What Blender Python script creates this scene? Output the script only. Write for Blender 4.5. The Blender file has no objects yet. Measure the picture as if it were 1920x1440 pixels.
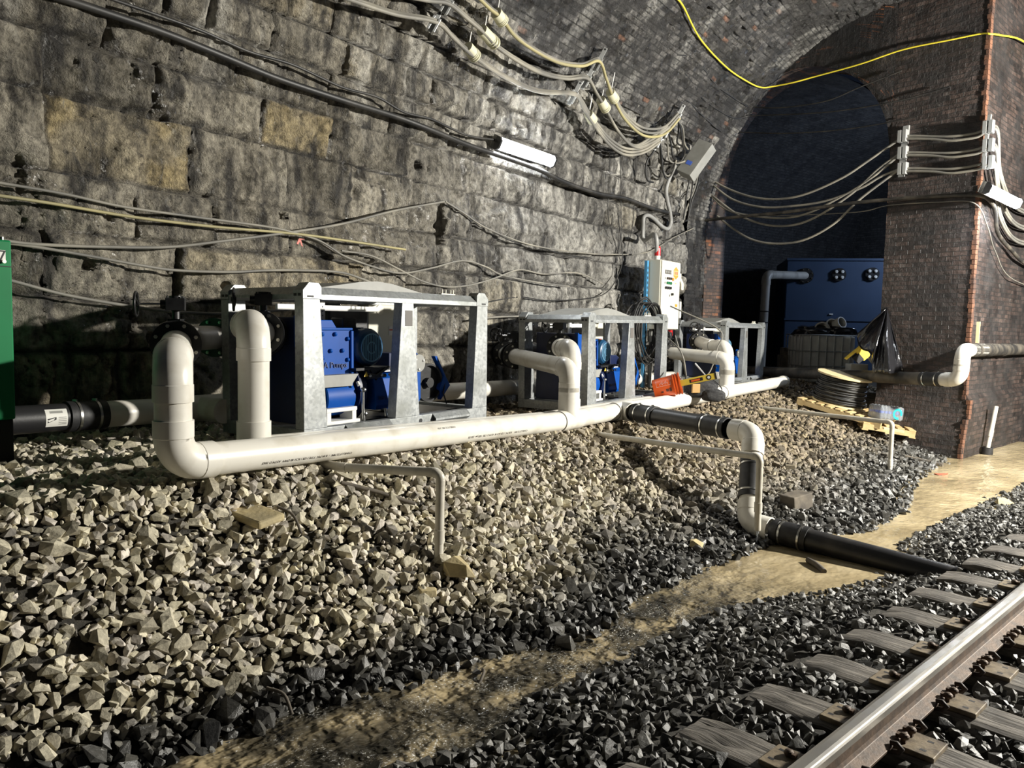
import bpy, bmesh, math, random
import numpy as np
from mathutils import Vector, Matrix
rng=np.random.default_rng(7); random.seed(7)
SC=bpy.context.scene; COL=SC.collection
A=lambda *v: np.array(v,float)
def nrm(v):
    v=np.asarray(v,float); return v/np.linalg.norm(v)
# ------------------------------------------------------------ camera and the photograph's geometry
PITCH=math.radians(4.4); ROLL=math.radians(1.3); FPX=1440.
CAM=A(0,0,2.0)
cF=A(0,math.cos(PITCH),-math.sin(PITCH)); _U0=A(0,math.sin(PITCH),math.cos(PITCH)); _R0=A(1,0,0)
cU=math.cos(ROLL)*_U0-math.sin(ROLL)*_R0; cR=math.cos(ROLL)*_R0+math.sin(ROLL)*_U0
def ray(x,y): return cF+(x-960)/FPX*cR-(y-720)/FPX*cU
def atD(x,y,Y):
    d=ray(x,y); return CAM+d*(Y/d[1])
def atZ(x,y,z):
    d=ray(x,y); return CAM+d*((z-2)/d[2])
def atP(x,y,p0,n):
    d=ray(x,y); return CAM+d*(np.dot(np.asarray(p0)-CAM,n)/np.dot(d,n))
cam=bpy.data.objects.new('camera',bpy.data.cameras.new('camera')); COL.objects.link(cam)
M=Matrix.Identity(4)
for i,ax in enumerate((cR,cU,-cF)):
    for j in range(3): M[j][i]=ax[j]
for j in range(3): M[j][3]=CAM[j]
cam.matrix_world=M; cam.data.sensor_width=36; cam.data.lens=FPX/1920*36; cam.data.clip_end=200
SC.camera=cam
# frames: u along the stone wall, v from the skids to the wall; t along the track, n across it
YAW=math.radians(54.3); u=A(math.cos(YAW),math.sin(YAW),0); v=A(-u[1],u[0],0)
W0=A(-3.05,6.91,0)
t=A(.727,.687,0); n=A(-.687,.727,0); Z3=A(0,0,1)
def sd(P): return P[...,0]*t[0]+P[...,1]*t[1], P[...,0]*n[0]+P[...,1]*n[1]
def TD(s,d,z=0): return t*s+n*d+Z3*z
def AW(a,w,z): return W0+u*a-v*w+Z3*z        # a along the wall, w out from it
VZ,VA,VB=3.7,3.7,4.0                           # springing, half span, rise of the vault
def w_of_z(z): 
    return 0. if z<=VZ else VA-VA*math.sqrt(max(0,1-((z-VZ)/VB)**2))
def onwall(x,y,off=.05):
    d=ray(x,y)/np.linalg.norm(ray(x,y)); k=2.
    while k<40:
        P=CAM+d*k; w=-(P-W0)@v
        if P[2]>=VZ+VB-.001 or w-w_of_z(P[2])<off: break
        k+=.03
    return CAM+d*(k-.015)
# ------------------------------------------------------------ mesh builder
class MB:
    def __init__(s): s.V=[];s.F=[];s.S=[];s.n=0;s.uv=None
    def add(s,V,F,smooth=False):
        V=np.asarray(V,float).reshape(-1,3); s.V.append(V)
        for f in F: s.F.append([i+s.n for i in f]); s.S.append(smooth)
        s.n+=len(V); return s
    def box(s,c,size,R=None,taper=(1,1)):
        hx,hy,hz=[q/2 for q in size]; P=[]
        for z in (-1,1):
            k=1 if z<0 else taper[0]; k2=1 if z<0 else taper[1]
            for x,y in ((-1,-1),(1,-1),(1,1),(-1,1)): P.append((x*hx*k,y*hy*k2,z*hz))
        P=np.array(P)
        if R is not None: P=P@np.asarray(R,float)      # rows of R are the box axes
        return s.add(P+np.asarray(c,float),[(3,2,1,0),(4,5,6,7),(0,1,5,4),(1,2,6,5),(2,3,7,6),(3,0,4,7)])
    def frame(s,ax):
        ax=nrm(ax); h=A(0,0,1) if abs(ax[2])<.9 else A(1,0,0)
        x=nrm(np.cross(h,ax)); return x,np.cross(ax,x),ax
    def lathe(s,prof,o,ax,seg=24,close=False,smooth=True,a0=0,a1=2*math.pi):
        x,y,z=s.frame(ax); o=np.asarray(o,float); full=abs(a1-a0-2*math.pi)<1e-6
        k=seg if full else seg+1
        an=[a0+(a1-a0)*i/seg for i in range(k)]
        # sharp profile corners: split rings so that shading stays crisp
        pr=[np.array(p,float) for p in prof]
        for i in range(len(pr)-1):
            V=[];F=[]
            for p in (pr[i],pr[i+1]):
                for q in an: V.append(o+x*(p[0]*math.cos(q))+y*(p[0]*math.sin(q))+z*p[1])
            for j in range(seg):
                j2=(j+1)%k; F.append((j,j2,k+j2,k+j))
            s.add(V,F,smooth)
        return s
    def cyl(s,p0,p1,r,r1=None,seg=20,cap=True,smooth=True):
        p0=np.asarray(p0,float);p1=np.asarray(p1,float); r1=r if r1 is None else r1
        L=np.linalg.norm(p1-p0)
        pr=[(r,0),(r1,L)]
        if cap: pr=[(0,0)]+pr+[(0,L)]
        return s.lathe(pr,p0,p1-p0,seg,smooth=smooth)
    def tube(s,pts,r,seg=10,cap=True,closed=False,rr=None):
        P=np.asarray(pts,float); N=len(P)
        T=np.gradient(P,axis=0) if not closed else np.roll(P,-1,0)-np.roll(P,1,0)
        T/=np.maximum(np.linalg.norm(T,axis=1,keepdims=True),1e-9)
        x,_,_=s.frame(T[0]); V=[]
        for i in range(N):
            x=x-T[i]*np.dot(x,T[i]); x/=np.linalg.norm(x); y=np.cross(T[i],x)
            q=r if rr is None else rr[i]
            for k in range(seg):
                a=2*math.pi*k/seg; V.append(P[i]+q*(x*math.cos(a)+y*math.sin(a)))
        F=[]
        for i in range(N if closed else N-1):
            b=i*seg;c=((i+1)%N)*seg
            for k in range(seg):
                k2=(k+1)%seg; F.append((b+k,b+k2,c+k2,c+k))
        s.add(V,F,True)
        if cap and not closed:
            s.add(V[:seg],[tuple(range(seg))[::-1]]); s.add(V[-seg:],[tuple(range(seg))])
        return s
    def torus(s,c,ax,R,r,seg=32,ts=8):
        x,y,z=s.frame(ax); c=np.asarray(c,float)
        return s.tube([c+R*(x*math.cos(2*math.pi*i/seg)+y*math.sin(2*math.pi*i/seg)) for i in range(seg)],r,ts,closed=True)
    def prism(s,poly,o,ex,ey,ez):                       # polygon in ex,ey pushed along the vector ez
        o=np.asarray(o,float);ex=np.asarray(ex,float);ey=np.asarray(ey,float);ez=np.asarray(ez,float)
        a=[o+ex*p[0]+ey*p[1] for p in poly]; b=[q+ez for q in a]; k=len(a)
        flip=np.dot(np.cross(ex,ey),ez)<0
        F=[tuple(range(k))[::-1],tuple(range(k,2*k))]+[(i,(i+1)%k,k+(i+1)%k,k+i) for i in range(k)]
        if flip: F=[f[::-1] for f in F]
        return s.add(a+b,F)
    def hexa(s,p,ax,r,h): return s.cyl(p,np.asarray(p,float)+nrm(ax)*h,r,seg=6,smooth=False)
    def sphere(s,c,r,seg=12,rings=8,sc=(1,1,1)):
        return s.lathe([(r*math.sin(math.pi*i/rings)*sc[0],-r*math.cos(math.pi*i/rings)*sc[2]) for i in range(rings+1)],c,A(0,0,1),seg)
    def mesh(s,name,o=None):
        me=bpy.data.meshes.new(name); V=np.concatenate(s.V) if s.V else np.zeros((0,3))
        if o is not None: V=V-np.asarray(o,float)
        me.from_pydata(V.tolist(),[],s.F); me.polygons.foreach_set('use_smooth',s.S); me.update(); return me
def catmull(pts,k=8,closed=False):
    P=[np.asarray(p,float) for p in pts]
    if not closed: P=[2*P[0]-P[1]]+P+[2*P[-1]-P[-2]]
    else: P=[P[-1]]+P+[P[0],P[1]]
    out=[]
    for i in range(1,len(P)-2):
        for j in range(k):
            q=j/k; a,b,c,d=P[i-1:i+3]
            out.append(.5*((2*b)+(c-a)*q+(2*a-5*b+4*c-d)*q*q+(3*b-a-3*c+d)*q**3))
    if not closed: out.append(P[-2])
    return out
def setp(o,label=None,cat=None,group=None,kind=None):
    for k,x in (('label',label),('category',cat),('group',group),('kind',kind)):
        if x: o[k]=x
    return o
def thing(name,label,cat,loc,group=None,rot=None):
    o=bpy.data.objects.new(name,None); COL.objects.link(o); o.location=Vector(loc); o.empty_display_size=.1
    if rot is not None: o.rotation_euler=rot
    return setp(o,label,cat,group)
def part(name,mb,mat,parent,local=False,label=None,kind=None,bevel=0):
    o0=None
    if not local:
        q=parent; o0=A(0,0,0)
        while q is not None: o0=o0+np.array(q.location); q=q.parent
    me=mb.mesh(name,o0) if isinstance(mb,MB) else mb
    for m in (mat if isinstance(mat,(list,tuple)) else [mat]): me.materials.append(m)
    o=bpy.data.objects.new(name,me); COL.objects.link(o); o.parent=parent
    if bevel: bev(o,bevel)
    return setp(o,label,None,None,kind)
def bev(o,w):
    m=o.modifiers.new('bevel','BEVEL'); m.width=w; m.segments=2; m.limit_method='ANGLE'; m.angle_limit=math.radians(40)
def solo(name,mb,mat,label,cat,group=None,kind=None,loc=None,bevel=0):
    V=np.concatenate(mb.V); 
    if loc is None: loc=A((V[:,0].min()+V[:,0].max())/2,(V[:,1].min()+V[:,1].max())/2,V[:,2].min())
    me=mb.mesh(name,loc); me.materials.append(mat)
    o=bpy.data.objects.new(name,me); COL.objects.link(o); o.location=Vector(loc)
    if bevel: bev(o,bevel)
    return setp(o,label,cat,group,kind)
def copy_tree(o,parent=None):
    c=o.copy(); COL.objects.link(c); c.parent=parent
    for ch in list(o.children): copy_tree(ch,c)
    return c
def text_mb(txt,size,o,ex,ey,depth=.002,mb=None,wrap=None,align='LEFT'):
    cu=bpy.data.curves.new('t','FONT'); cu.body=txt; cu.size=size; cu.extrude=depth; cu.align_x=align; cu.resolution_u=2
    ob=bpy.data.objects.new('t',cu); COL.objects.link(ob)
    me=bpy.data.meshes.new_from_object(ob.evaluated_get(bpy.context.evaluated_depsgraph_get()))
    V=np.array([q.co[:] for q in me.vertices]); F=[tuple(p.vertices) for p in me.polygons]
    bpy.data.objects.remove(ob); bpy.data.curves.remove(cu); bpy.data.meshes.remove(me)
    mb=mb or MB()
    ex=np.asarray(ex,float);ey=np.asarray(ey,float);ez=np.cross(ex,ey);o=np.asarray(o,float)
    if wrap is None: P=o+V[:,:1]*ex+V[:,1:2]*ey+V[:,2:3]*ez
    else:  # o on the axis of a cylinder of radius wrap along ex; ez = outward at v=0
        R=wrap+V[:,2:3]; th=V[:,1:2]/wrap
        P=o+V[:,:1]*ex+R*(np.sin(th)*ey+np.cos(th)*ez)
    return mb.add(P,F)
# ------------------------------------------------------------ noise
def _h(ix,iy,seed):
    h=(ix.astype(np.int64)*374761393+iy.astype(np.int64)*668265263+seed*974634777)&0xffffffff
    h=((h^(h>>13))*1274126177)&0xffffffff
    return ((h^(h>>16))&0xffff)/65535.
def vn(x,y,seed=0):
    ix=np.floor(x);iy=np.floor(y);fx=x-ix;fy=y-iy;fx=fx*fx*(3-2*fx);fy=fy*fy*(3-2*fy)
    a=_h(ix,iy,seed);b=_h(ix+1,iy,seed);c=_h(ix,iy+1,seed);d=_h(ix+1,iy+1,seed)
    return a+(b-a)*fx+(c-a)*fy+(a-b-c+d)*fx*fy
def fbm(x,y,seed=0,o=4,g=.5):
    r=0;amp=1;tot=0
    for i in range(o): r=r+amp*vn(x*2**i+i*17.3,y*2**i+i*9.1,seed+i);tot+=amp;amp*=g
    return r/tot
def sstep(a,b,x): 
    q=np.clip((x-a)/(b-a),0,1); return q*q*(3-2*q)
def gridmesh(name,P,mats,tint=None,uv=None,smooth=True,flip=False):
    m,k=P.shape[:2]; me=bpy.data.meshes.new(name)
    idx=np.arange(m*k).reshape(m,k)
    q=np.stack([idx[:-1,:-1],idx[1:,:-1],idx[1:,1:],idx[:-1,1:]],-1).reshape(-1,4)
    if flip: q=q[:,::-1]
    me.vertices.add(m*k); me.vertices.foreach_set('co',P.reshape(-1).astype(np.float32))
    me.loops.add(q.size); me.loops.foreach_set('vertex_index',q.reshape(-1).astype(np.int32))
    me.polygons.add(len(q)); me.polygons.foreach_set('loop_start',np.arange(0,q.size,4,dtype=np.int32))
    try: me.polygons.foreach_set('loop_total',np.full(len(q),4,np.int32))
    except Exception: pass
    me.update(calc_edges=True); me.polygons.foreach_set('use_smooth',np.full(len(q),smooth))
    if tint is not None:
        at=me.attributes.new('tint','FLOAT_COLOR','POINT'); c=np.ones((m*k,4),np.float32); c[:,:3]=tint.reshape(-1,3); at.data.foreach_set('color',c.reshape(-1))
    if uv is not None:
        l=me.uv_layers.new(name='UVMap'); l.data.foreach_set('uv',uv.reshape(-1,2)[q.reshape(-1)].reshape(-1).astype(np.float32))
    for mm in mats: me.materials.append(mm)
    me.validate(); return me
def link(name,me,label=None,cat=None,kind=None,group=None):
    o=bpy.data.objects.new(name,me); COL.objects.link(o); return setp(o,label,cat,group,kind)
# ------------------------------------------------------------ materials
def newmat(name):
    m=bpy.data.materials.new(name); m.use_nodes=True; nt=m.node_tree; b=nt.nodes['Principled BSDF']; return m,nt,b
def N(nt,t,**kw):
    x=nt.nodes.new(t)
    for k,val in kw.items():
        if k in x.inputs: x.inputs[k].default_value=val
        else: setattr(x,k,val)
    return x
def ramp(nt,src,stops):
    r=nt.nodes.new('ShaderNodeValToRGB'); e=r.color_ramp.elements
    while len(e)<len(stops): e.new(.5)
    for q,(p,c) in zip(e,stops): q.position=p; q.color=(*c,1) if len(c)==3 else c
    nt.links.new(src,r.inputs[0]); return r
def mixc(nt,fac,a,b,mode='MIX'):
    x=nt.nodes.new('ShaderNodeMix'); x.data_type='RGBA'; x.blend_type=mode
    for s,i in ((fac,0),(a,6),(b,7)):
        if hasattr(s,'node'): nt.links.new(s,x.inputs[i])
        elif i==0: x.inputs[0].default_value=s
        else: x.inputs[i].default_value=(*s,1)
    return x.outputs[2]
def wpos(nt): return N(nt,'ShaderNodeNewGeometry').outputs['Position']
def ocoord(nt): return N(nt,'ShaderNodeTexCoord').outputs['Object']
def noise(nt,vec,scale,detail=3,rough=.5):
    x=N(nt,'ShaderNodeTexNoise'); x.inputs['Scale'].default_value=scale; x.inputs['Detail'].default_value=detail; x.inputs['Roughness'].default_value=rough
    nt.links.new(vec,x.inputs['Vector']); return x.outputs['Fac']
def bump(nt,h,b,strength=.3,dist=.01):
    x=N(nt,'ShaderNodeBump'); x.inputs['Strength'].default_value=strength; x.inputs['Distance'].default_value=dist
    nt.links.new(h,x.inputs['Height']); nt.links.new(x.outputs[0],b.inputs['Normal']); return x
def mat(name,c,rough=.5,metal=0,c2=None,scale=6,amt=(.35,.65),bmp=0,bscale=60,spec=None,obj=True,rvar=0,detail=3,coat=0):
    m,nt,b=newmat(name); b.inputs['Roughness'].default_value=rough; b.inputs['Metallic'].default_value=metal
    if spec is not None: b.inputs['Specular IOR Level'].default_value=spec
    if coat: b.inputs['Coat Weight'].default_value=coat; b.inputs['Coat Roughness'].default_value=.15
    co=ocoord(nt) if obj else wpos(nt)
    if c2 is not None:
        f=noise(nt,co,scale,detail); r=ramp(nt,f,[(amt[0],c),(amt[1],c2)]); nt.links.new(r.outputs[0],b.inputs['Base Color'])
        if rvar:
            r2=ramp(nt,f,[(amt[0],(rough,)*3),(amt[1],(min(1,rough+rvar),)*3)]); nt.links.new(r2.outputs[0],b.inputs['Roughness'])
    else: b.inputs['Base Color'].default_value=(*c,1)
    if bmp: bump(nt,noise(nt,co,bscale,4),b,bmp,.01)
    return m
MT={}
MT['pvc']=mat('pvc',(.74,.715,.645),.32,c2=(.55,.51,.42),scale=5,amt=(.50,.78),bmp=.04,bscale=20,detail=6)
MT['pvcgrey']=mat('grey_pvc',(.40,.39,.36),.45,c2=(.25,.24,.22),scale=4,amt=(.45,.75))
MT['pvcsmall']=mat('thin_pvc',(.60,.57,.49),.4,c2=(.40,.37,.30),scale=7,amt=(.45,.75),detail=6)
MT['rubber']=mat('black_rubber',(.012,.012,.014),.55,c2=(.03,.03,.03),scale=12,bmp=.1,bscale=40)
MT['hdpe']=mat('black_plastic_pipe',(.018,.018,.02),.42,c2=(.06,.055,.05),scale=5,amt=(.5,.8),detail=6,bmp=.05)
MT['dirtypipe']=mat('dirty_black_pipe',(.03,.028,.026),.6,c2=(.16,.14,.11),scale=4,amt=(.42,.75),detail=7,bmp=.1)
MT['steel']=mat('stainless_band',(.62,.62,.6),.28,1)
MT['zinc']=mat('zinc_bolt',(.62,.6,.52),.35,1)
MT['iron']=mat('black_iron',(.012,.012,.013),.35,c2=(.03,.03,.03),scale=9,bmp=.06)
MT['blue']=mat('blue_paint',(.002,.072,.36),.45,c2=(.002,.060,.30),scale=5,spec=.18)
MT['bluedark']=mat('dark_blue_with_shade',(.005,.013,.06),.4,c2=(.004,.01,.045),scale=5)  # navy parts; on the inlet chest it stands for shade
MT['bluelet']=mat('shaded_letter_blue',(.002,.03,.15),.5)  # darker blue paints in the shading on the embossed letters
MT['teal']=mat('motor_blue',(.012,.075,.17),.35,c2=(.01,.055,.13),scale=6,coat=.2)
MT['grille']=mat('grille_blue',(.14,.33,.50),.4)
MT['beige']=mat('beige_enamel',(.66,.64,.53),.4)
MT['cream']=mat('cream_enamel',(.78,.75,.64),.35)
MT['white']=mat('white_paint',(.8,.8,.76),.45)
MT['labelw']=mat('label_white',(.78,.77,.72),.5)
MT['ink']=mat('black_ink',(.01,.01,.012),.6)
MT['inkgrey']=mat('grey_ink',(.12,.11,.10),.6)
MT['red']=mat('red_plastic',(.55,.02,.02),.3)
MT['redink']=mat('red_ink',(.6,.10,.06),.5)
MT['orangeink']=mat('orange_ink',(.85,.28,.03),.5)
MT['greenbtn']=mat('green_plastic',(.01,.16,.05),.4)
MT['yellow']=mat('yellow_plastic',(.72,.52,.06),.45)
MT['yellowcord']=mat('yellow_cord',(.80,.66,.05),.45)
MT['green']=mat('green_paint',(.003,.20,.065),.45,c2=(.003,.17,.055),scale=3,spec=.25)
MT['blackpaint']=mat('black_paint',(.01,.01,.01),.5)
MT['orange']=mat('orange_plastic',(.80,.12,.018),.38)
MT['fabric']=mat('dark_fabric',(.02,.02,.022),.9,c2=(.05,.05,.05),scale=30)
MT['tan']=mat('tan_leather',(.42,.25,.08),.7)
MT['cable']=mat('black_cable',(.016,.016,.016),.5,c2=(.05,.047,.042),scale=3,amt=(.45,.7))
MT['cablegrey']=mat('dusty_cable',(.16,.155,.14),.6,c2=(.30,.28,.23),scale=2,amt=(.4,.65))
MT['cableyellow']=mat('yellowed_cable',(.42,.37,.18),.6,c2=(.3,.27,.15),scale=2)
MT['conduit']=mat('grey_conduit',(.34,.34,.33),.5,c2=(.25,.25,.24),scale=4)
MT['sleeve']=mat('ivory_sleeve',(.62,.60,.44),.6)
MT['alu']=mat('zinc_bracket',(.55,.56,.55),.4,.6)
MT['boxgrey']=mat('grey_box',(.30,.30,.28),.5,c2=(.24,.24,.22),scale=6)
MT['wood']=mat('pale_wood',(.62,.47,.24),.7,c2=(.45,.31,.14),scale=5,amt=(.4,.7),bmp=.2,bscale=30)
MT['ply']=mat('plywood',(.74,.62,.36),.6,c2=(.66,.53,.29),scale=4)
MT['oldwood']=mat('weathered_wood',(.17,.145,.11),.85,c2=(.07,.06,.05),scale=6,bmp=.4,bscale=25)
MT['ibc']=mat('dirty_tank_plastic',(.62,.62,.56),.5,c2=(.45,.45,.42),scale=3)
MT['cage']=mat('cage_steel',(.42,.42,.40),.45,.6)
MT['bucketgrey']=mat('grey_plastic',(.5,.49,.44),.5)
MT['tankblue']=mat('tank_blue',(.026,.055,.115),.6,c2=(.019,.042,.09),scale=1.2,amt=(.35,.7))
MT['redbrick']=mat('red_brick',(.36,.10,.05),.8,c2=(.25,.08,.05),scale=12,bmp=.3)
def m_galv():
    m,nt,b=newmat('galvanised_steel'); co=ocoord(nt)
    vo=N(nt,'ShaderNodeTexVoronoi'); vo.inputs['Scale'].default_value=45; nt.links.new(co,vo.inputs['Vector'])
    f=noise(nt,co,22,4); nz=noise(nt,co,3,5)
    c=ramp(nt,vo.outputs['Color'],[(0,(.25,.265,.27)),(1,(.42,.435,.435))]).outputs[0]
    c=mixc(nt,ramp(nt,nz,[(.45,(0,0,0)),(.75,(1,1,1))]).outputs[0],c,(.21,.22,.205))
    nt.links.new(c,b.inputs['Base Color']); b.inputs['Metallic'].default_value=.4
    r=ramp(nt,f,[(.3,(.35,)*3),(.7,(.55,)*3)]); nt.links.new(r.outputs[0],b.inputs['Roughness']); return m
MT['galv']=m_galv()
def m_stone():
    m,nt,b=newmat('ashlar_stone'); at=N(nt,'ShaderNodeAttribute',attribute_name='tint'); p=wpos(nt)
    f=noise(nt,p,14,8,.65); f2=noise(nt,p,55,6,.65); mp=N(nt,'ShaderNodeMapping'); mp.inputs['Scale'].default_value=(3.2,3.2,.7); nt.links.new(p,mp.inputs['Vector'])
    st=noise(nt,mp.outputs[0],1.6,7,.62)
    c=mixc(nt,1.,at.outputs['Color'],ramp(nt,f,[(.30,(.25,)*3),(.5,(.95,)*3),(.70,(1.6,)*3)]).outputs[0],'MULTIPLY')
    c=mixc(nt,ramp(nt,st,[(.46,(0,)*3),(.62,(.9,)*3)]).outputs[0],c,(.035,.033,.032))
    w=noise(nt,mp.outputs[0],5.,6,.7)
    c=mixc(nt,ramp(nt,w,[(.60,(0,)*3),(.70,(.55,)*3)]).outputs[0],c,(.42,.41,.38))
    nt.links.new(c,b.inputs['Base Color'])
    nt.links.new(ramp(nt,noise(nt,p,2.2,5,.6),[(.44,(.16,)*3),(.58,(.75,)*3)]).outputs[0],b.inputs['Roughness'])
    ad=N(nt,'ShaderNodeMath',operation='MULTIPLY_ADD'); nt.links.new(f,ad.inputs[0]); ad.inputs[1].default_value=1.6; nt.links.new(f2,ad.inputs[2])
    bump(nt,ad.outputs[0],b,1.,.035); return m
MT['stone']=m_stone()
def m_brick(name,c1,c2,mortar,soot=.5,white=.3,orange=.0,bw=.215,rh=.075,bstr=.9,rough=.75):
    m,nt,b=newmat(name); uv=N(nt,'ShaderNodeUVMap').outputs[0]; p=wpos(nt)
    nv=N(nt,'ShaderNodeTexNoise'); nv.inputs['Scale'].default_value=3; nv.inputs['Detail'].default_value=4; nt.links.new(uv,nv.inputs['Vector'])
    sub=N(nt,'ShaderNodeVectorMath',operation='SCALE'); nt.links.new(nv.outputs['Color'],sub.inputs[0]); sub.inputs['Scale'].default_value=.035
    addv=N(nt,'ShaderNodeVectorMath',operation='ADD'); nt.links.new(uv,addv.inputs[0]); nt.links.new(sub.outputs[0],addv.inputs[1])
    br=N(nt,'ShaderNodeTexBrick'); nt.links.new(addv.outputs[0],br.inputs['Vector'])
    br.inputs['Scale'].default_value=1; br.inputs['Brick Width'].default_value=bw; br.inputs['Row Height'].default_value=rh; br.inputs['Mortar Size'].default_value=.007; br.inputs['Mortar Smooth'].default_value=.3
    br.inputs['Color1'].default_value=(0,0,0,1);br.inputs['Color2'].default_value=(1,1,1,1);br.inputs['Mortar'].default_value=(.5,.5,.5,1); br.inputs['Bias'].default_value=0
    f=noise(nt,p,1.1,6,.6); g=noise(nt,p,9,6,.65)
    c=ramp(nt,br.outputs['Color'],[(0,c1),(1,c2)]).outputs[0]
    c=mixc(nt,1.,c,ramp(nt,g,[(.3,(.5,)*3),(.7,(1.4,)*3)]).outputs[0],'MULTIPLY')
    if orange:
        mm=N(nt,'ShaderNodeMath',operation='MULTIPLY'); nt.links.new(br.outputs['Color'],mm.inputs[0]); nt.links.new(noise(nt,p,2.3,3),mm.inputs[1])
        c=mixc(nt,ramp(nt,mm.outputs[0],[(.52-.18*orange,(0,)*3),(.60-.16*orange,(1,)*3)]).outputs[0],c,(.30,.115,.05))
    c=mixc(nt,ramp(nt,noise(nt,p,5.5,7,.7),[(.60,(0,)*3),(.74,(white,)*3)]).outputs[0],c,(.40,.385,.36))
    c=mixc(nt,ramp(nt,f,[(.42,(0,)*3),(.62,(soot,)*3)]).outputs[0],c,(.018,.018,.019))
    c=mixc(nt,br.outputs['Fac'],c,mortar)
    nt.links.new(c,b.inputs['Base Color']); b.inputs['Roughness'].default_value=rough
    nt.links.new(ramp(nt,noise(nt,p,2.5,4),[(.4,(rough-.3,)*3),(.6,(rough,)*3)]).outputs[0],b.inputs['Roughness'])
    inv=N(nt,'ShaderNodeMath',operation='SUBTRACT'); inv.inputs[0].default_value=1; nt.links.new(br.outputs['Fac'],inv.inputs[1])
    h=N(nt,'ShaderNodeMath',operation='MULTIPLY_ADD'); nt.links.new(br.outputs['Color'],h.inputs[0]); h.inputs[1].default_value=.55; nt.links.new(inv.outputs[0],h.inputs[2])
    h2=N(nt,'ShaderNodeMath',operation='MULTIPLY_ADD'); nt.links.new(g,h2.inputs[0]); h2.inputs[1].default_value=.9; nt.links.new(h.outputs[0],h2.inputs[2])
    bump(nt,h2.outputs[0],b,bstr,.035); return m
MT['vault']=m_brick('vault_brick',(.05,.05,.053),(.20,.195,.185),(.03,.029,.028),soot=.7,white=.5,orange=0,bstr=1.)
MT['pier']=m_brick('pier_brick',(.026,.021,.020),(.085,.060,.051),(.032,.03,.028),soot=.65,white=.35,orange=0)
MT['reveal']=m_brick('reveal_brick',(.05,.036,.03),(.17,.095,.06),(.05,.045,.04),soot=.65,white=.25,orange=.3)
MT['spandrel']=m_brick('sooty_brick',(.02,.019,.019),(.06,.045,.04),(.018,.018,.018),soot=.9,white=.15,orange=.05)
MT['arris']=mat('arris_brick',(.20,.090,.05),.85,c2=(.07,.04,.03),scale=7,bmp=.4)
MT['chamber']=m_brick('chamber_brick',(.04,.04,.043),(.07,.068,.067),(.04,.04,.04),soot=.25,white=.1)
def m_rock(wetmat=False):
    m,nt,b=newmat('ballast_stone_wet' if wetmat else 'ballast_stone'); at=N(nt,'ShaderNodeAttribute',attribute_name='tint'); p=wpos(nt)
    f=noise(nt,p,38,6,.65)
    c=mixc(nt,1.,at.outputs['Color'],ramp(nt,f,[(.3,(.6,)*3),(.7,(1.3,)*3)]).outputs[0],'MULTIPLY'); nt.links.new(c,b.inputs['Base Color'])
    nt.links.new(at.outputs['Alpha'],b.inputs['Roughness']); bump(nt,f,b,.5,.012); return m
MT['rock']=m_rock()
def m_rocko(name,c1,c2,rough):
    m,nt,b=newmat(name); oi=N(nt,'ShaderNodeObjectInfo'); p=wpos(nt); f=noise(nt,p,38,6,.65)
    c=ramp(nt,oi.outputs['Random'],[(0,c1),(1,c2)]).outputs[0]
    c=mixc(nt,1.,c,ramp(nt,f,[(.3,(.6,)*3),(.7,(1.3,)*3)]).outputs[0],'MULTIPLY'); nt.links.new(c,b.inputs['Base Color']); b.inputs['Roughness'].default_value=rough
    bump(nt,f,b,.5,.012); return m
MT['rockpale']=m_rocko('pale_ballast',(.30,.27,.20),(.62,.57,.43),.85)
MT['rockdark']=m_rocko('wet_ballast',(.03,.03,.03),(.12,.115,.10),.3)
MT['rockyellow']=mat('sandstone_lump',(.55,.45,.24),.9,c2=(.38,.32,.19),scale=9,bmp=.6,bscale=25)
def m_dirt():
    m,nt,b=newmat('ground_grit'); p=wpos(nt); f=noise(nt,p,30,8,.7); g=noise(nt,p,2,4)
    c=ramp(nt,f,[(.3,(.012,.011,.010)),(.7,(.10,.09,.07))]).outputs[0]
    nt.links.new(c,b.inputs['Base Color']); b.inputs['Roughness'].default_value=.8; bump(nt,f,b,1.,.04); return m
MT['dirt']=m_dirt()
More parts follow.
